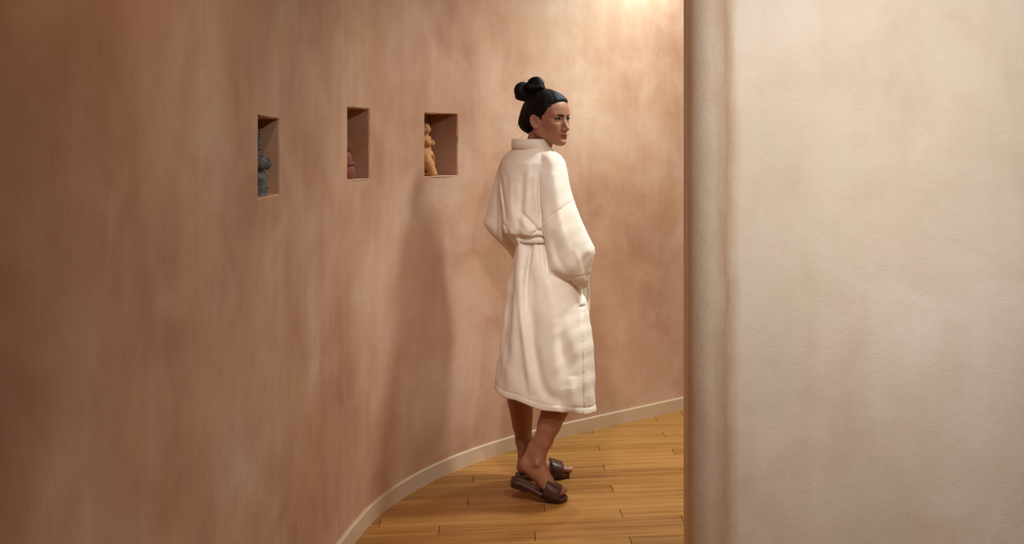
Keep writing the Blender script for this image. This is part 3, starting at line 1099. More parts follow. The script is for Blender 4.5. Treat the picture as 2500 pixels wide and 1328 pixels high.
# ------------------------------------------------------------------ robe
TH = math.radians(40)
rr_ = np.array([math.cos(TH), -math.sin(TH)])
ff_ = np.array([math.sin(TH), math.cos(TH)])
RING = np.array([  # z, px centre, depth, half width, half depth
    (1.462, 1299, 4.262, 0.070, 0.062), (1.44, 1299, 4.262, 0.095, 0.074), (1.415, 1298, 4.260, 0.130, 0.088), (1.38, 1298, 4.256, 0.155, 0.102),
    (1.32, 1298, 4.252, 0.160, 0.112), (1.24, 1299, 4.250, 0.152, 0.120), (1.18, 1301, 4.250, 0.142, 0.126), (1.13, 1303, 4.250, 0.139, 0.130),
    (1.104, 1305, 4.250, 0.137, 0.132), (1.088, 1307, 4.250, 0.132, 0.128), (1.079, 1310, 4.250, 0.120, 0.114), (1.070, 1313, 4.250, 0.106, 0.098),
    (1.048, 1315, 4.250, 0.107, 0.099), (1.01, 1317, 4.248, 0.122, 0.106), (0.955, 1319, 4.245, 0.142, 0.112), (0.87, 1322, 4.240, 0.168, 0.122),
    (0.79, 1325, 4.232, 0.188, 0.131), (0.70, 1327, 4.225, 0.206, 0.139), (0.61, 1328, 4.220, 0.220, 0.147), (0.50, 1326, 4.214, 0.234, 0.155),
    (0.42, 1324, 4.210, 0.244, 0.160), (0.34, 1324, 4.206, 0.250, 0.163)])[::-1]
rb = Field(axis((-0.56, 0.06, 0.004)), axis((3.98, 4.50, 0.004)), axis((0.35, 1.475, 0.004)))
X, Y, Z = rb.ax[0][:, None, None], rb.ax[1][None, :, None], rb.ax[2][None, None, :]


def ring_interp(col):
    return np.interp(rb.ax[2], RING[:, 0], RING[:, col])[None, None, :]


cY = ring_interp(2)
cX = (ring_interp(1) - XC) * cY / FPX
ra, rbh = ring_interp(3), ring_interp(4)
pr = (X - cX) * rr_[0] + (Y - cY) * rr_[1]
pf_ = (X - cX) * ff_[0] + (Y - cY) * ff_[1]
phi = np.arctan2(pf_ / rbh, pr / ra)           # 0: her right, -pi/2: her back
q0 = np.sqrt((pr / ra) ** 2 + (pf_ / rbh) ** 2)
trunk = (q0 - 1) * np.minimum(ra, rbh)
# long soft pleats of the skirt falling from the belt
down = np.clip((1.06 - Z) / 0.25, 0, 1) * 1.35
pl = np.zeros_like(trunk)
for ph, wd, am in ((-1.75, 0.16, 0.012), (-1.25, 0.20, -0.010), (-0.75, 0.16, 0.008), (-2.3, 0.2, -0.007), (0.6, 0.2, 0.010), (1.4, 0.22, -0.010), (2.2, 0.2, 0.010), (3.0, 0.2, 0.008)):
    dph = np.angle(np.exp(1j * (phi - ph)))
    pl = pl + am * np.exp(-(dph / wd) ** 2)
trunk = trunk - pl * down * np.clip((Z - 0.3) / 0.4, 0.35, 1)
# fine gathers just above and below the belt
gath = np.exp(-((Z - 1.06) / 0.05) ** 2)
trunk = trunk + 0.0045 * gath * np.sin(phi * 13 + 1.3 * np.sin(phi * 3))
trunk = trunk - 0.020 * np.exp(-((Z - 1.066) / 0.016) ** 2) * np.exp(-(np.angle(np.exp(1j * (phi + 2.25))) / 0.75) ** 2)      # blouson hanging over the belt
trunk = trunk.astype(np.float32)


def poly_sdf2(P, A, B):
    """signed distance (negative inside) to polygon P on the 2-D grid A x B"""
    d = np.full(A.shape, 1e9)
    inside = np.zeros(A.shape, bool)
    m = len(P)
    for i in range(m):
        p, q = P[i], P[(i + 1) % m]
        ex, ey = q[0] - p[0], q[1] - p[1]
        t = np.clip(((A - p[0]) * ex + (B - p[1]) * ey) / (ex * ex + ey * ey), 0, 1)
        d = np.minimum(d, (A - p[0] - t * ex) ** 2 + (B - p[1] - t * ey) ** 2)
        cond = (p[1] > B) != (q[1] > B)
        xint = p[0] + (B - p[1]) * ex / (ey if abs(ey) > 1e-12 else 1e-12)
        inside ^= cond & (A < xint)
    d = np.sqrt(d)
    return np.where(inside, -d, d)


A2, B2 = np.meshgrid(rb.ax[0], rb.ax[2], indexing='ij')


def sleeve(poly_px, Yref, ypts, T, Rd):
    """sleeve volume: outline cut of the sleeve, puffed to a rounded thickness; ypts gives the depth of its mid surface"""
    P = [W(x, y, Yref)[[0, 2]] for x, y in poly_px]
    P = [tuple(p) for p in P]
    d2 = poly_sdf2(P, A2, B2)
    wsum = 0; ysum = 0
    for (x, y, yy) in ypts:
        c = W(x, y, Yref)[[0, 2]]
        w = 1 / ((A2 - c[0]) ** 2 + (B2 - c[1]) ** 2 + 0.002)
        wsum = wsum + w; ysum = ysum + w * yy
    Yc = ysum / wsum
    ins = np.clip(-d2 / Rd, 0, 1)
    half = T * np.sqrt(1 - (1 - ins) ** 2)
    keep = half > 0
    for _ in range(14):
        half = (half * 2 + np.roll(half, 1, 0) + np.roll(half, -1, 0) + np.roll(half, 1, 1) + np.roll(half, -1, 1)) / 6
    half = np.where(keep, half, 0)
    dd = np.abs(Y - Yc[:, None, :]) - half[:, None, :]
    out = np.maximum(d2, 0)[:, None, :]
    return np.where(d2[:, None, :] > 0, np.sqrt(out ** 2 + np.maximum(dd, 0) ** 2), np.maximum(dd * 0.75, d2[:, None, :])).astype(np.float32)


SR = [(1322, 374), (1340, 368), (1356, 371), (1369, 380), (1379, 395), (1386, 424), (1393, 458), (1402, 490), (1413, 520), (1426, 550), (1440, 580), (1452, 604),
      (1453, 617), (1448, 645), (1441, 672), (1438, 690), (1434, 703), (1421, 711), (1407, 702), (1391, 686), (1365, 679), (1346, 669), (1339, 656),
      (1337, 632), (1332, 600), (1326, 570), (1321, 545), (1318, 500), (1316, 450), (1314, 420)]
SLV = [(1248, 368), (1231, 384), (1219, 405), (1211, 430), (1204, 455), (1196, 490), (1187, 520), (1182, 537), (1181, 549), (1195, 569), (1215, 591), (1235, 611),
       (1250, 634), (1268, 640), (1285, 610), (1275, 560), (1268, 500), (1266, 420), (1262, 380)]
fr = sleeve(SR, 4.12, [(1345, 385, 4.175), (1360, 470, 4.14), (1385, 560, 4.12), (1430, 610, 4.13), (1390, 650, 4.12), (1425, 695, 4.165)], 0.066, 0.085)
fl = sleeve(SLV, 4.36, [(1245, 385, 4.335), (1225, 470, 4.345), (1200, 540, 4.37), (1260, 620, 4.40)], 0.055, 0.06)
F = smin(trunk, fr, 0.016)
F = smin(F, fl, 0.020)

# folds, seams and creases pressed into the cloth (positive: groove), as lines on its back
ys2 = 4.14
FOLD = [
    ([(1317, 420), (1316, 455), (1317, 490), (1321, 520), (1323, 545)], 0.0065, 0.014),       # armpit crease, her right
    ([(1306, 425), (1308, 470), (1313, 520)], 0.010, -0.005),
    ([(1214, 425), (1222, 470), (1230, 515), (1233, 545)], 0.008, 0.010),                     # armpit crease, her left
    ([(1240, 440), (1246, 500), (1256, 560)], 0.014, -0.006),
    ([(1222, 410), (1236, 450), (1238, 500)], 0.012, 0.004),
    ([(1278, 420), (1273, 500), (1264, 585)], 0.013, 0.010),
    ([(1290, 400), (1287, 470), (1282, 550)], 0.013, -0.006),
    ([(1272, 516), (1284, 528), (1300, 545), (1316, 562), (1328, 572)], 0.0065, 0.009),       # diagonal pull fold
    ([(1262, 520), (1280, 545), (1300, 566)], 0.012, -0.007),
    ([(1300, 572), (1312, 563), (1326, 561)], 0.0045, 0.010),
    ([(1300, 592), (1292, 630), (1284, 690), (1282, 760)], 0.0085, 0.016),                    # skirt pleats
    ([(1273, 592), (1268, 650), (1272, 740), (1284, 840), (1302, 950)], 0.024, -0.016),
    ([(1292, 650), (1294, 760), (1308, 860), (1340, 945), (1390, 965)], 0.022, 0.015),
    ([(1328, 596), (1334, 640), (1342, 690)], 0.0065, 0.012),
    ([(1313, 592), (1317, 640)], 0.005, 0.005),
    ([(1255, 600), (1246, 700), (1240, 800), (1240, 900)], 0.022, 0.011),
    ([(1400, 905), (1400, 955), (1392, 985)], 0.022, -0.013),
    ([(1360, 780), (1380, 860), (1390, 930)], 0.030, 0.010),
    ([(1385, 430), (1400, 520), (1425, 600), (1436, 660)], 0.022, 0.004),
    ([(1356, 420), (1362, 500), (1380, 580), (1410, 660)], 0.022, -0.007),
    ([(1350, 560), (1362, 620), (1392, 668)], 0.016, 0.006),
    ([(1440, 612), (1424, 640), (1432, 680)], 0.012, 0.005),
    ([(1404, 600), (1420, 650), (1426, 690)], 0.012, -0.005),
    ([(1322, 547), (1334, 534), (1352, 520), (1376, 504), (1400, 489)], 0.0022, 0.004),       # sleeve seam, her right
    ([(1195, 524), (1212, 540), (1232, 556)], 0.0022, 0.004),                                 # sleeve seam, her left
    ([(1393, 684), (1408, 672), (1440, 668)], 0.0022, 0.003),                                 # cuff seam
]
disp = np.zeros_like(A2)
for P, wd, am in FOLD:
    pp = catmull(np.array([W(x, y, ys2)[[0, 2]] for x, y in P]), 5)
    d = np.full(A2.shape, 1e9)
    fr2 = np.zeros_like(A2)
    ns = len(pp) - 1
    for i_, (p, q) in enumerate(zip(pp[:-1], pp[1:])):
        e_ = q - p
        t = np.clip(((A2 - p[0]) * e_[0] + (B2 - p[1]) * e_[1]) / (e_ @ e_ + 1e-12), 0, 1)
        dn = (A2 - p[0] - t * e_[0]) ** 2 + (B2 - p[1] - t * e_[1]) ** 2
        fr2 = np.where(dn < d, (i_ + t) / ns, fr2)
        d = np.minimum(d, dn)
    fade = np.sin(np.pi * np.clip(fr2, 0, 1)) ** 0.6 if wd > 0.0025 else 1.0     # folds run out at their ends
    disp += am * fade * np.exp(-d / wd ** 2)
# sharp-edged pleats: cloth to the left of the edge lies deeper
for P, am, fall in (([(1258, 596), (1254, 650), (1258, 720), (1268, 800), (1280, 880), (1294, 975)], 0.011, 0.035),
                    ([(1302, 592), (1296, 630), (1290, 680), (1289, 740), (1296, 820)], 0.010, 0.025)):
    lp = catmull(np.array([W(x, y, 4.10)[[0, 2]] for x, y in P]), 5)[::-1]
    xl_ = np.interp(B2, lp[:, 1], lp[:, 0])
    win = np.clip((B2 - lp[0, 1]) / 0.10, 0, 1) * np.clip((lp[-1, 1] - B2) / 0.03, 0, 1)
    sd = A2 - xl_
    disp += am * win * np.exp(np.minimum(sd, 0) / fall) / (1 + np.exp(sd / 0.0035))
# pocket slit
slit = W(1419, 755, 4.08)[[0, 2]]
disp += 0.007 * np.exp(-((B2 - slit[1]) / 0.0032) ** 2) / (1 + np.exp((np.abs(A2 - slit[0]) - 0.012) / 0.002))
# side seam with a slightly proud front panel, on the skirt to her right
seam_px = [(1412, 715), (1418, 770), (1421, 850), (1423, 930), (1424, 1000)]
sp = np.array([W(x, y, 4.10)[[0, 2]] for x, y in seam_px])
sx_ = np.interp(-B2, -sp[:, 1], sp[:, 0])
on = (B2 < 0.83)
disp += np.where(on, 0.003 * np.exp(-((A2 - sx_) / 0.0035) ** 2) - 0.003 / (1 + np.exp(-(A2 - sx_ - 0.003) / 0.002)), 0)
backside = 1 / (1 + np.exp((Y - (cY + 0.05)) / 0.02))
F = F + disp[:, None, :] * backside
# large-scale crumple
F = F + 0.0016 * np.sin(38 * X + 21 * Z + 9 * Y) * np.sin(27 * Z - 31 * Y) + 0.001 * np.sin(70 * X - 30 * Z) * np.sin(55 * Z + 40 * Y)
# hem: slanting cut with a stitched band, hollow inside
hem = 0.3985 - 0.13 * (X + 0.27) + 0.004 * np.sin(X * 30)
hz = Z - hem
F = F - 0.0010 * ((hz < 0.024) & (hz > -0.02)) + 0.0025 * np.exp(-((hz - 0.025) / 0.003) ** 2)
F = np.maximum(F, -hz)
inner = trunk + np.maximum(disp, 0)[:, None, :] * backside + 0.0085 + 0.007 * np.clip((Z - 0.46) / 0.1, 0, 1)
inner = np.maximum(inner, Z - 0.9)
F = np.maximum(F, -inner)
# hollow cuffs
rb.F[:] = F
rb.cone(W(1431, 716, 4.17), W(1421, 693, 4.165), 0.020, 0.016, 0.003, True)
me = rb.mesh('robe', BASE)
V = rb.V
ci = np.searchsorted(rb.ax[0], V[:, 0]) - 1
cj = np.searchsorted(rb.ax[1], V[:, 1]) - 1
ck = np.searchsorted(rb.ax[2], V[:, 2]) - 1
isR = fr[ci, cj, ck] < trunk[ci, cj, ck]
isL = (fl[ci, cj, ck] < trunk[ci, cj, ck]) & ~isR
along = (V[:, 0] - BASE[0]) * rr_[0] + (V[:, 1] - BASE[1]) * rr_[1]
wv = np.stack([along * 1.5, V[:, 2] * 0.02, np.zeros(len(V))], 1)
for msk, a in ((isR, math.radians(32)), (isL, math.radians(-35))):
    c_, s_ = math.cos(a), math.sin(a)
    wv[msk, 0] = (-V[msk, 0] * s_ + V[msk, 2] * c_) * 1.2
    wv[msk, 1] = (V[msk, 0] * c_ + V[msk, 2] * s_) * 0.8
at = me.attributes.new('weave', 'FLOAT_VECTOR', 'POINT')
at.data.foreach_set('vector', wv.astype(np.float32).ravel())
robe = link('robe', me, M_robe, person)
relax(robe, 2, 0.5)


def set_weave(me, fn):
    at = me.attributes.new('weave', 'FLOAT_VECTOR', 'POINT')
    at.data.foreach_set('vector', np.array([fn(v_.co) for v_ in me.vertices], np.float32).ravel())


def strip(name, P, N, halfw, thick, up=None, n_mat=None, parent=None):
    """cloth band: P path, N outward normals, U width directions"""
    v_, f_ = [], []
    m = len(P)
    for i in range(m):
        hw = halfw[i] if hasattr(halfw, '__len__') else halfw
        u0 = up[i] if up is not None else np.array([0, 0, 1.0])
        for a, b in ((-1, 0), (-0.9, 1), (0.9, 1), (1, 0), (0.9, -1), (-0.9, -1)):
            v_.append(P[i] + u0 * hw * a + N[i] * thick * 0.5 * b)
    for i in range(m - 1):
        for k in range(6):
            j = (k + 1) % 6
            f_.append((i * 6 + k, (i + 1) * 6 + k, (i + 1) * 6 + j, i * 6 + j))
    f_.append(tuple(range(6)))
    f_.append(tuple(range((m - 1) * 6, m * 6))[::-1])
    me = pymesh(name, [q - BASE for q in v_], f_, True)
    bmx = bmesh.new(); bmx.from_mesh(me); bmesh.ops.recalc_face_normals(bmx, faces=bmx.faces); bmx.to_mesh(me); bmx.free()
    set_weave(me, lambda c: (c[0] * 1.4 - c[1] * 1.1, c[2] * 1.2, 0))
    return link(name, me, n_mat or M_robe, parent or robe)


# belt round the waist
P, N = [], []
for t in np.linspace(0, 2 * math.pi, 65):
    z0 = 1.060 + 0.004 * math.cos(t + 0.4)
    cx0 = (np.interp(1.060, RING[:, 0], RING[:, 1]) - XC) * 4.25 / FPX
    a, b = 0.1125, 0.1045
    e2 = rr_ * a * math.cos(t) + ff_ * b * math.sin(t)
    n2 = rr_ * math.cos(t) / a + ff_ * math.sin(t) / b
    n2 /= np.linalg.norm(n2)
    P.append(np.array([cx0 + e2[0], 4.25 + e2[1], z0])); N.append(np.array([n2[0], n2[1], 0]))
strip('belt', P, N, 0.0135, 0.006)
# belt end hanging in front of her, folded over
for pxs, y0, y1, dY in (((1428, 1433, 1436, 1435, 1434, 1431), 665, 792, 0.0), ((1422, 1425, 1427, 1429, 1430, 1430), 665, 770, 0.02)):
    pp = catmull(np.array([W(x, y, 4.215 + dY) for x, y in zip(pxs, np.linspace(y0, y1, len(pxs)))]), 5)
    P = list(pp)
    nn = np.array([-0.35, -0.94, 0]); uu = np.array([0.94, -0.35, 0])
    strip('belt_end', P, [nn] * len(P), list(np.linspace(0.008, 0.011, len(P))), 0.004, [uu * 0.9 + np.array([0, 0.35, 0]) for _ in P])

# standing collar band
P, N, U, Hw = [], [], [], []
for t in np.linspace(math.radians(-258), math.radians(62), 60):
    back_ = 0.5 - 0.5 * math.sin(t)                 # 1 at the nape, 0 in front
    a, b = 0.082, 0.076
    e2 = rr_ * a * math.cos(t) + ff_ * b * math.sin(t)
    n2 = rr_ * math.cos(t) / a + ff_ * math.sin(t) / b
    n2 /= np.linalg.norm(n2)
    fr_ = max(0.0, math.sin(t))
    z0 = 1.4600 - 0.055 * fr_ ** 1.2
    c0 = np.array([(1297 - XC) * 4.262 / FPX, 4.262])
    P.append(np.array([c0[0] + e2[0], c0[1] + e2[1], z0]))
    lean = 0.22 * (1 - back_) - 0.05
    N.append(np.array([n2[0], n2[1], lean])); N[-1] /= np.linalg.norm(N[-1])
    U.append(np.array([-n2[0] * lean, -n2[1] * lean, 1.0])); U[-1] /= np.linalg.norm(U[-1])
    Hw.append(0.0215)
strip('collar', P, N, Hw, 0.010, U)
# ------------------------------------------------------------------ sandals
def build_sandal(path, lat, halfw, thick, heel_n, strap_pts, strap_h):
    root_ = bpy.data.objects.new('sandal', None)
    root_.empty_display_size = 0.05
    C.objects.link(root_)
    root_.parent = person
    m = len(path)
    prof_n = 10
    v_, f_ = [], []
    for i in range(m):
        t = path[min(i + 1, m - 1)] - path[max(i - 1, 0)]
        t /= np.linalg.norm(t)
        up = np.cross(t, lat); up *= np.sign(up[2]); up /= np.linalg.norm(up)
        hw, th = halfw[i], thick[i]
        sec = [(-1, -0.25), (-0.97, 0), (-0.9, 0.12), (-0.75, 0.05), (0.75, 0.05), (0.9, 0.12), (0.97, 0), (1, -0.25), (0.96, -1), (-0.96, -1)]
        for a, b in sec:
            v_.append(path[i] + lat * a * hw + up * (b * th))
    for i in range(m - 1):
        for k in range(prof_n):
            j = (k + 1) % prof_n
            f_.append((i * prof_n + k, (i + 1) * prof_n + k, (i + 1) * prof_n + j, i * prof_n + j))
    f_.append(tuple(range(prof_n))); f_.append(tuple(range((m - 1) * prof_n, m * prof_n)))
    me = pymesh('sole', [q - BASE for q in v_], f_, True)
    bmx = bmesh.new(); bmx.from_mesh(me); bmesh.ops.recalc_face_normals(bmx, faces=bmx.faces); bmx.to_mesh(me); bmx.free()
    so = link('sole', me, M_leather, root_)
    # heel block under the back of the sole
    v_, f_ = [], []
    for i in range(0, heel_n):
        t = path[min(i + 1, m - 1)] - path[max(i - 1, 0)]
        t /= np.linalg.norm(t)
        up = np.cross(t, lat); up *= np.sign(up[2]); up /= np.linalg.norm(up)
        taper = 0.95 if i else 0.7
        for a, b in ((-taper, -0.9), (taper, -0.9), (taper * 0.97, -1.75), (-taper * 0.97, -1.75)):
            v_.append(path[i] + lat * a * halfw[i] + up * b * thick[i])
    for i in range(heel_n - 1):
        for k in range(4):
            j = (k + 1) % 4
            f_.append((i * 4 + k, (i + 1) * 4 + k, (i + 1) * 4 + j, i * 4 + j))
    f_.append((0, 1, 2, 3)); f_.append(tuple(range((heel_n - 1) * 4, heel_n * 4)))
    me = pymesh('heel', [q - BASE for q in v_], f_)
    bmx = bmesh.new(); bmx.from_mesh(me); bmesh.ops.recalc_face_normals(bmx, faces=bmx.faces); bmx.to_mesh(me); bmx.free()
    link('heel', me, M_sole, root_)
    # strap: arch over the forefoot, from sole edge to sole edge
    i0, i1 = strap_pts
    v_, f_ = [], []
    cols_ = np.linspace(i0, i1, 7)
    na = 17
    for side_ in (0, 1):
        for ci_, c in enumerate(cols_):
            ia, fa = int(c), c - int(c)
            p = path[ia] * (1 - fa) + path[min(ia + 1, m - 1)] * fa
            hw = halfw[ia] * (1 - fa) + halfw[min(ia + 1, m - 1)] * fa
            th = thick[ia]
            t = path[min(ia + 1, m - 1)] - path[ia]; t /= np.linalg.norm(t)
            up = np.cross(t, lat); up *= np.sign(up[2]); up /= np.linalg.norm(up)
            hgt = strap_h[0] + (strap_h[1] - strap_h[0]) * ci_ / 6
            off = 0.0035 * side_
            for k in range(na):
                q = math.pi * k / (na - 1)
                cq, sq = math.cos(q), math.sin(q)
                ex = np.sign(cq) * abs(cq) ** 0.55
                ez = abs(sq) ** 0.6
                v_.append(p + lat * ex * (hw * 1.0 + off) + up * (ez * (hgt + off) - th * 0.5))
    nc = 7 * na
    for s0_ in (0, 1):
        for i in range(6):
            for k in range(na - 1):
                q = (s0_ * nc + i * na + k, s0_ * nc + (i + 1) * na + k, s0_ * nc + (i + 1) * na + k + 1, s0_ * nc + i * na + k + 1)
                f_.append(q)
    for i in (0, 6):
        for k in range(na - 1):
            f_.append((i * na + k, i * na + k + 1, nc + i * na + k + 1, nc + i * na + k))
    for i in range(6):
        for k in (0, na - 1):
            f_.append((i * na + k, (i + 1) * na + k, nc + (i + 1) * na + k, nc + i * na + k))
    me = pymesh('strap', [q - BASE for q in v_], f_, True)
    bmx = bmesh.new(); bmx.from_mesh(me); bmesh.ops.recalc_face_normals(bmx, faces=bmx.faces); bmx.to_mesh(me); bmx.free()
    link('strap', me, M_leather, root_)
    return root_


hwS = [0.012, 0.024, 0.030, 0.033, 0.034, 0.034, 0.034, 0.036, 0.040, 0.044, 0.047, 0.048, 0.046, 0.040, 0.028, 0.012]
# near sandal: toe on the floor, heel swung up
P = [W(x, y, 4.112) for x, y in ((1248.5, 1168), (1250, 1168), (1255, 1168.5), (1264, 1171), (1274, 1174.5), (1284, 1179), (1294, 1184), (1304, 1189), (1315, 1194.5), (1327, 1200),
                                   (1339, 1205), (1351, 1209), (1363, 1212), (1373, 1214), (1381, 1215.5), (1386, 1216.5))]
dzs = P[-3][2] - 0.0165
P = [p - np.array([0, 0, dzs * np.clip((i - 3) / 9, 0, 1)]) for i, p in enumerate(P)]
build_sandal(P, np.array([0.03, 1.0, 0]) / np.linalg.norm([0.03, 1.0, 0]), hwS, [0.016] * 8 + [0.016] * 8, 7, (8.9, 12.4), (0.062, 0.042))
# far sandal, flat
P = []
for t in (0, 0.006, 0.022, 0.04, 0.06, 0.08, 0.1, 0.118, 0.135, 0.152, 0.168, 0.184, 0.2, 0.216, 0.23, 0.238):
    p = LH + LD * (t - 0.033); p[2] = 0.0235
    P.append(p)
build_sandal(P, LN, hwS, [0.0150] * 16, 6, (9.0, 12.4), (0.062, 0.044))

# ------------------------------------------------------------------ statuettes in the niches
def stone(name, col, dark, sc=60):
    m, nt, b = newmat(name)
    co = obj_coord(nt)
    n1 = noise(nt, co, sc, 6, 0.65)
    nt.links.new(ramp(nt, n1, [(0.32, dark), (0.68, col)]), b.inputs['Base Color'])
    b.inputs['Roughness'].default_value = 0.75
    b.inputs['Specular IOR Level'].default_value = 0.25
    bump(nt, noise(nt, co, sc * 6, 5, 0.7), 0.5, 0.0015, b)
    return m


M_grey = stone('grey_stone', lin(128, 126, 122), lin(56, 55, 55))
M_red = stone('red_clay', lin(150, 84, 72), lin(112, 56, 48))
M_sand = stone('sandstone', lin(206, 150, 94), lin(168, 112, 64))


class Stat(Field):
    def __init__(self, wx, wy, h, st=0.0016):
        super().__init__(axis((-wx, wx, st)), axis((-wy, wy, st)), axis((-0.001, h, st)))

    def beads(self, P, r, n):
        P = catmull(np.array(P, float), 12)
        L = np.concatenate([[0], np.cumsum(np.linalg.norm(np.diff(P, axis=0), axis=1))])
        for s in np.linspace(0, L[-1], n):
            c = np.array([np.interp(s, L, P[:, i]) for i in range(3)])
            self.ell(c, (r, r, r), 0.0004)


def place(name, niche, field, mat, px, along_frac, dep, label, yaw=0.0):
    """stand a statuette on the sill; local +x is its front and looks out of the niche"""
    sm_ = 0.5 * (niche['s0'] + niche['s1'])
    nn = cnorm_in(sm_)
    # walk along the niche at depth `dep` until the wanted photo column is met
    best = None
    for s in np.linspace(niche['s0'] - 0.05, niche['s1'] + 0.05, 400):
        p = wall_pt(s) - nn * dep
        d = abs(XC + p[0] / p[1] * FPX - px)
        if best is None or d < best[0]:
            best = (d, s, p)
    _, s, p = best
    t = np.clip((s - niche['s0']) / (niche['s1'] - niche['s0']), 0, 1)
    z = niche['b0'] + (niche['b1'] - niche['b0']) * t
    root_ = empty(name, (p[0], p[1], z + 0.0005))
    root_.rotation_euler = (0, 0, math.atan2(nn[1], nn[0]) + yaw)
    tag(root_, label, 'statuette', 'statuettes in the wall niches')
    return root_


# grey stone bust of a full-figured dancer with tall headdress
f1 = Stat(0.045, 0.05, 0.20, 0.0011)
f1.cone((0, 0, 0.004), (0, 0, 0.010), 0.030, 0.030, 0.003)
f1.ell((0.0, 0, 0.018), (0.031, 0.034, 0.012), 0.004)
f1.ell((0.0, 0, 0.040), (0.027, 0.034, 0.028), 0.008)
f1.cone((-0.002, 0, 0.050), (-0.004, 0, 0.085), 0.021, 0.017, 0.012)
f1.ell((-0.006, 0, 0.105), (0.018, 0.034, 0.024), 0.012)
for s in (1, -1):
    f1.ell((0.017, 0.016 * s, 0.090), (0.0190, 0.0175, 0.0185), 0.006)
    f1.chain([((-0.006, 0.036 * s, 0.112), 0.010), ((-0.008, 0.042 * s, 0.085), 0.0085), ((0.006, 0.040 * s, 0.058), 0.007), ((0.018, 0.024 * s, 0.048), 0.006)], 0.005)
f1.cone((-0.006, 0, 0.118), (-0.002, 0, 0.136), 0.0105, 0.0095, 0.008)
f1.ell((0.000, 0, 0.148), (0.0150, 0.0135, 0.0185), 0.004)
f1.cone((0.0135, 0, 0.152), (0.0160, 0, 0.1455), 0.0016, 0.0022, 0.002)
f1.ell((0.0125, 0, 0.1395), (0.0030, 0.0045, 0.0012), 0.001)
f1.ell((0.0120, 0, 0.1365), (0.0030, 0.0040, 0.0012), 0.001)
f1.ell((0.0080, 0, 0.1325), (0.0060, 0.0060, 0.0040), 0.003)
for s in (1, -1):
    f1.ell((0.0145, 0.0055 * s, 0.1500), (0.003, 0.0032, 0.0014), 0.001, True)
    f1.ell((0.000, 0.0145 * s, 0.147), (0.004, 0.0025, 0.008), 0.002)
f1.cone((-0.003, 0, 0.158), (-0.005, 0, 0.181), 0.0150, 0.0085, 0.003)
for k in range(3):
    z = 0.1585 + 0.0075 * k
    rr = 0.0165 - 0.0028 * k
    f1.beads([(-0.003 + rr * math.cos(a), rr * math.sin(a), z) for a in np.linspace(0, 2 * math.pi, 12)], 0.0022, 22)
for s in (1, -1):
    for lam in (-0.15, 0.3, 0.75, 1.2):
        f1.beads([(0.017 + 0.0192 * math.cos(lam) * math.cos(ph), 0.016 * s + 0.0177 * s * math.sin(lam) * math.cos(ph), 0.090 + 0.0187 * math.sin(ph)) for ph in np.linspace(-1.1, 1.2, 9)], 0.0017, 13)
for k in range(26):
    a = k * 2.4
    f1.ell((-0.004 + 0.0135 * math.cos(a), 0.0135 * math.sin(a), 0.160 + 0.0011 * k), (0.0032, 0.0032, 0.0028), 0.001)
f1.beads([(0.016 * math.cos(a) + 0.002, 0.018 * math.sin(a), 0.122 - 0.012 * math.cos(a)) for a in np.linspace(-2, 2, 9)], 0.0020, 20)
f1.beads([(0.024 * math.cos(a), 0.030 * math.sin(a), 0.060 - 0.010 * math.cos(a)) for a in np.linspace(-2.2, 2.2, 9)], 0.0024, 24)
f1.beads([(0.0315 * math.cos(a), 0.0345 * math.sin(a), 0.0215) for a in np.linspace(0, 2 * math.pi, 13)], 0.0020, 40)
f1.beads([(0.031 * math.cos(a), 0.033 * math.sin(a), 0.011) for a in np.linspace(0, 2 * math.pi, 13)], 0.0016, 40)
r1 = place('statuette', niches[2], f1, M_grey, 626, 0.5, 0.040, 'grey carved stone statuette of a beaded figure in the leftmost wall niche')
sc1 = 1.0
o = link('figure', f1.mesh('figure'), M_grey, r1)

# small red clay figure, kneeling, in the middle niche
f2 = Stat(0.05, 0.05, 0.155)
f2.ell((0, 0, 0.024), (0.036, 0.040, 0.026), 0.006)
f2.cone((0, 0, 0.004), (0, 0, 0.03), 0.034, 0.036, 0.01)
f2.ell((0, 0, 0.070), (0.029, 0.033, 0.034), 0.008)
for z, rr in ((0.052, 0.034), (0.058, 0.033)):
    f2.chain([((rr * math.cos(a), rr * 1.1 * math.sin(a), z + 0.004 * math.cos(a)), 0.0035) for a in np.linspace(0, 2 * math.pi, 17)], 0.002)
for s in (1, -1):
    f2.chain([((-0.004, 0.030 * s, 0.088), 0.010), ((0.006, 0.036 * s, 0.062), 0.009), ((0.026, 0.014 * s, 0.056), 0.007)], 0.004)
f2.cone((0, 0, 0.095), (0, 0, 0.108), 0.012, 0.012, 0.008)
f2.ell((0.002, 0, 0.121), (0.019, 0.018, 0.022), 0.004)
f2.chain([((0.006 + 0.014 * math.cos(a), 0.0, 0.121 + 0.025 * math.sin(a)), 0.0035) for a in np.linspace(-0.9, 2.6, 12)], 0.003)
f2.cone((0.019, 0, 0.124), (0.0225, 0, 0.117), 0.0020, 0.0030, 0.002)
f2.ell((0.017, 0, 0.1095), (0.004, 0.006, 0.0016), 0.001)
f2.ell((-0.004, 0, 0.139), (0.015, 0.015, 0.010), 0.004)
r2 = place('statuette', niches[1], f2, M_red, 841, 0.5, 0.055, 'small reddish clay statuette in the middle niche of the curved wall')
link('figure', f2.mesh('figure'), M_red, r2)

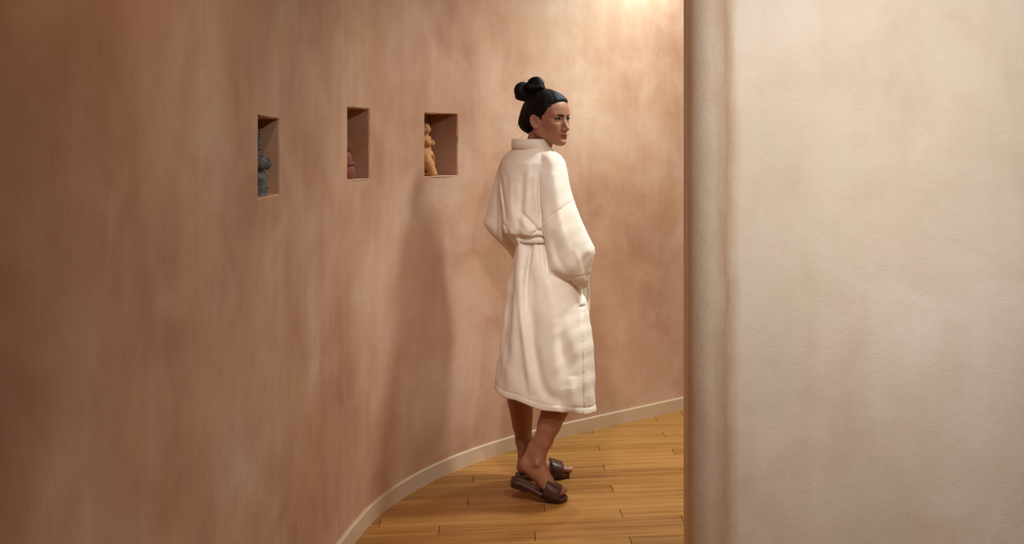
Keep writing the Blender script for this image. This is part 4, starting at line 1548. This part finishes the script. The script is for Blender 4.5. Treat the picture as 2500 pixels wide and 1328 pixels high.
# sandstone standing woman in draped skirt, broken below the knees
f3 = Stat(0.075, 0.065, 0.24, 0.0018)
f3.ell((0.0, 0, 0.006), (0.044, 0.042, 0.008), 0.003)
for s, ux_ in ((1, -0.004), (-1, 0.014)):
    f3.chain([((ux_ * 1.8 + 0.016, 0.017 * s, 0.006), 0.0185), ((ux_ + 0.004, 0.018 * s, 0.050), 0.022), ((-0.004, 0.017 * s, 0.088), 0.026)], 0.008)
f3.ell((-0.006, 0, 0.092), (0.028, 0.038, 0.022), 0.010)
f3.cone((-0.004, 0, 0.096), (-0.006, 0, 0.130), 0.024, 0.020, 0.012)
f3.ell((-0.006, 0, 0.148), (0.021, 0.033, 0.025), 0.012)
for s in (1, -1):
    f3.ell((0.013, 0.0155 * s, 0.143), (0.0165, 0.0150, 0.0150), 0.006)
    f3.chain([((-0.008, 0.036 * s, 0.165), 0.010), ((-0.014, 0.044 * s, 0.140), 0.0088), ((-0.010, 0.046 * s, 0.118), 0.0075)], 0.006)
f3.cone((-0.006, 0, 0.165), (-0.002, 0, 0.186), 0.0115, 0.0100, 0.008)
f3.ell((0.000, 0, 0.203), (0.0165, 0.0145, 0.0205), 0.004)
f3.cone((0.0150, 0, 0.208), (0.0190, 0, 0.199), 0.0018, 0.0025, 0.002)
f3.ell((0.0145, 0, 0.1925), (0.0030, 0.0050, 0.0014), 0.001)
f3.ell((0.0135, 0, 0.1890), (0.0030, 0.0045, 0.0014), 0.001)
f3.ell((-0.006, 0, 0.216), (0.018, 0.0175, 0.014), 0.004)
for s in (1, -1):
    f3.ell((0.0160, 0.006 * s, 0.206), (0.003, 0.0035, 0.0015), 0.001, True)
    f3.ell((-0.002, 0.016 * s, 0.200), (0.004, 0.003, 0.009), 0.002)
for dz in (0, 0.007, 0.014):
    f3.chain([((-0.004 + (0.0275 - dz * 0.25) * math.cos(a), (0.037 - dz * .4) * math.sin(a), 0.100 + dz - 0.012 * math.cos(a) - 0.008 * math.sin(a)), 0.0030) for a in np.linspace(-2.6, 2.6, 17)], 0.002)
f3.chain([((0.030, 0.002, 0.088), 0.0055), ((0.031, 0.000, 0.055), 0.006), ((0.034, -0.001, 0.010), 0.007)], 0.003)
f3.beads([(0.0375, -0.001, 0.080), (0.0385, -0.001, 0.05), (0.0410, -0.002, 0.012)], 0.0022, 15)
f3.beads([(0.017 * math.cos(a) + 0.000, 0.020 * math.sin(a), 0.168 - 0.010 * math.cos(a)) for a in np.linspace(-2, 2, 9)], 0.0022, 18)
f3.beads([(0.026, 0.004, 0.155), (0.030, 0.0, 0.143), (0.022, -0.002, 0.128)], 0.0018, 10)
r3 = place('statuette', niches[0], f3, M_sand, 1042, 0.5, 0.060, 'sandstone statuette of a standing draped figure in the wall niche nearest the person', math.radians(12))
link('figure', f3.mesh('figure'), M_sand, r3)
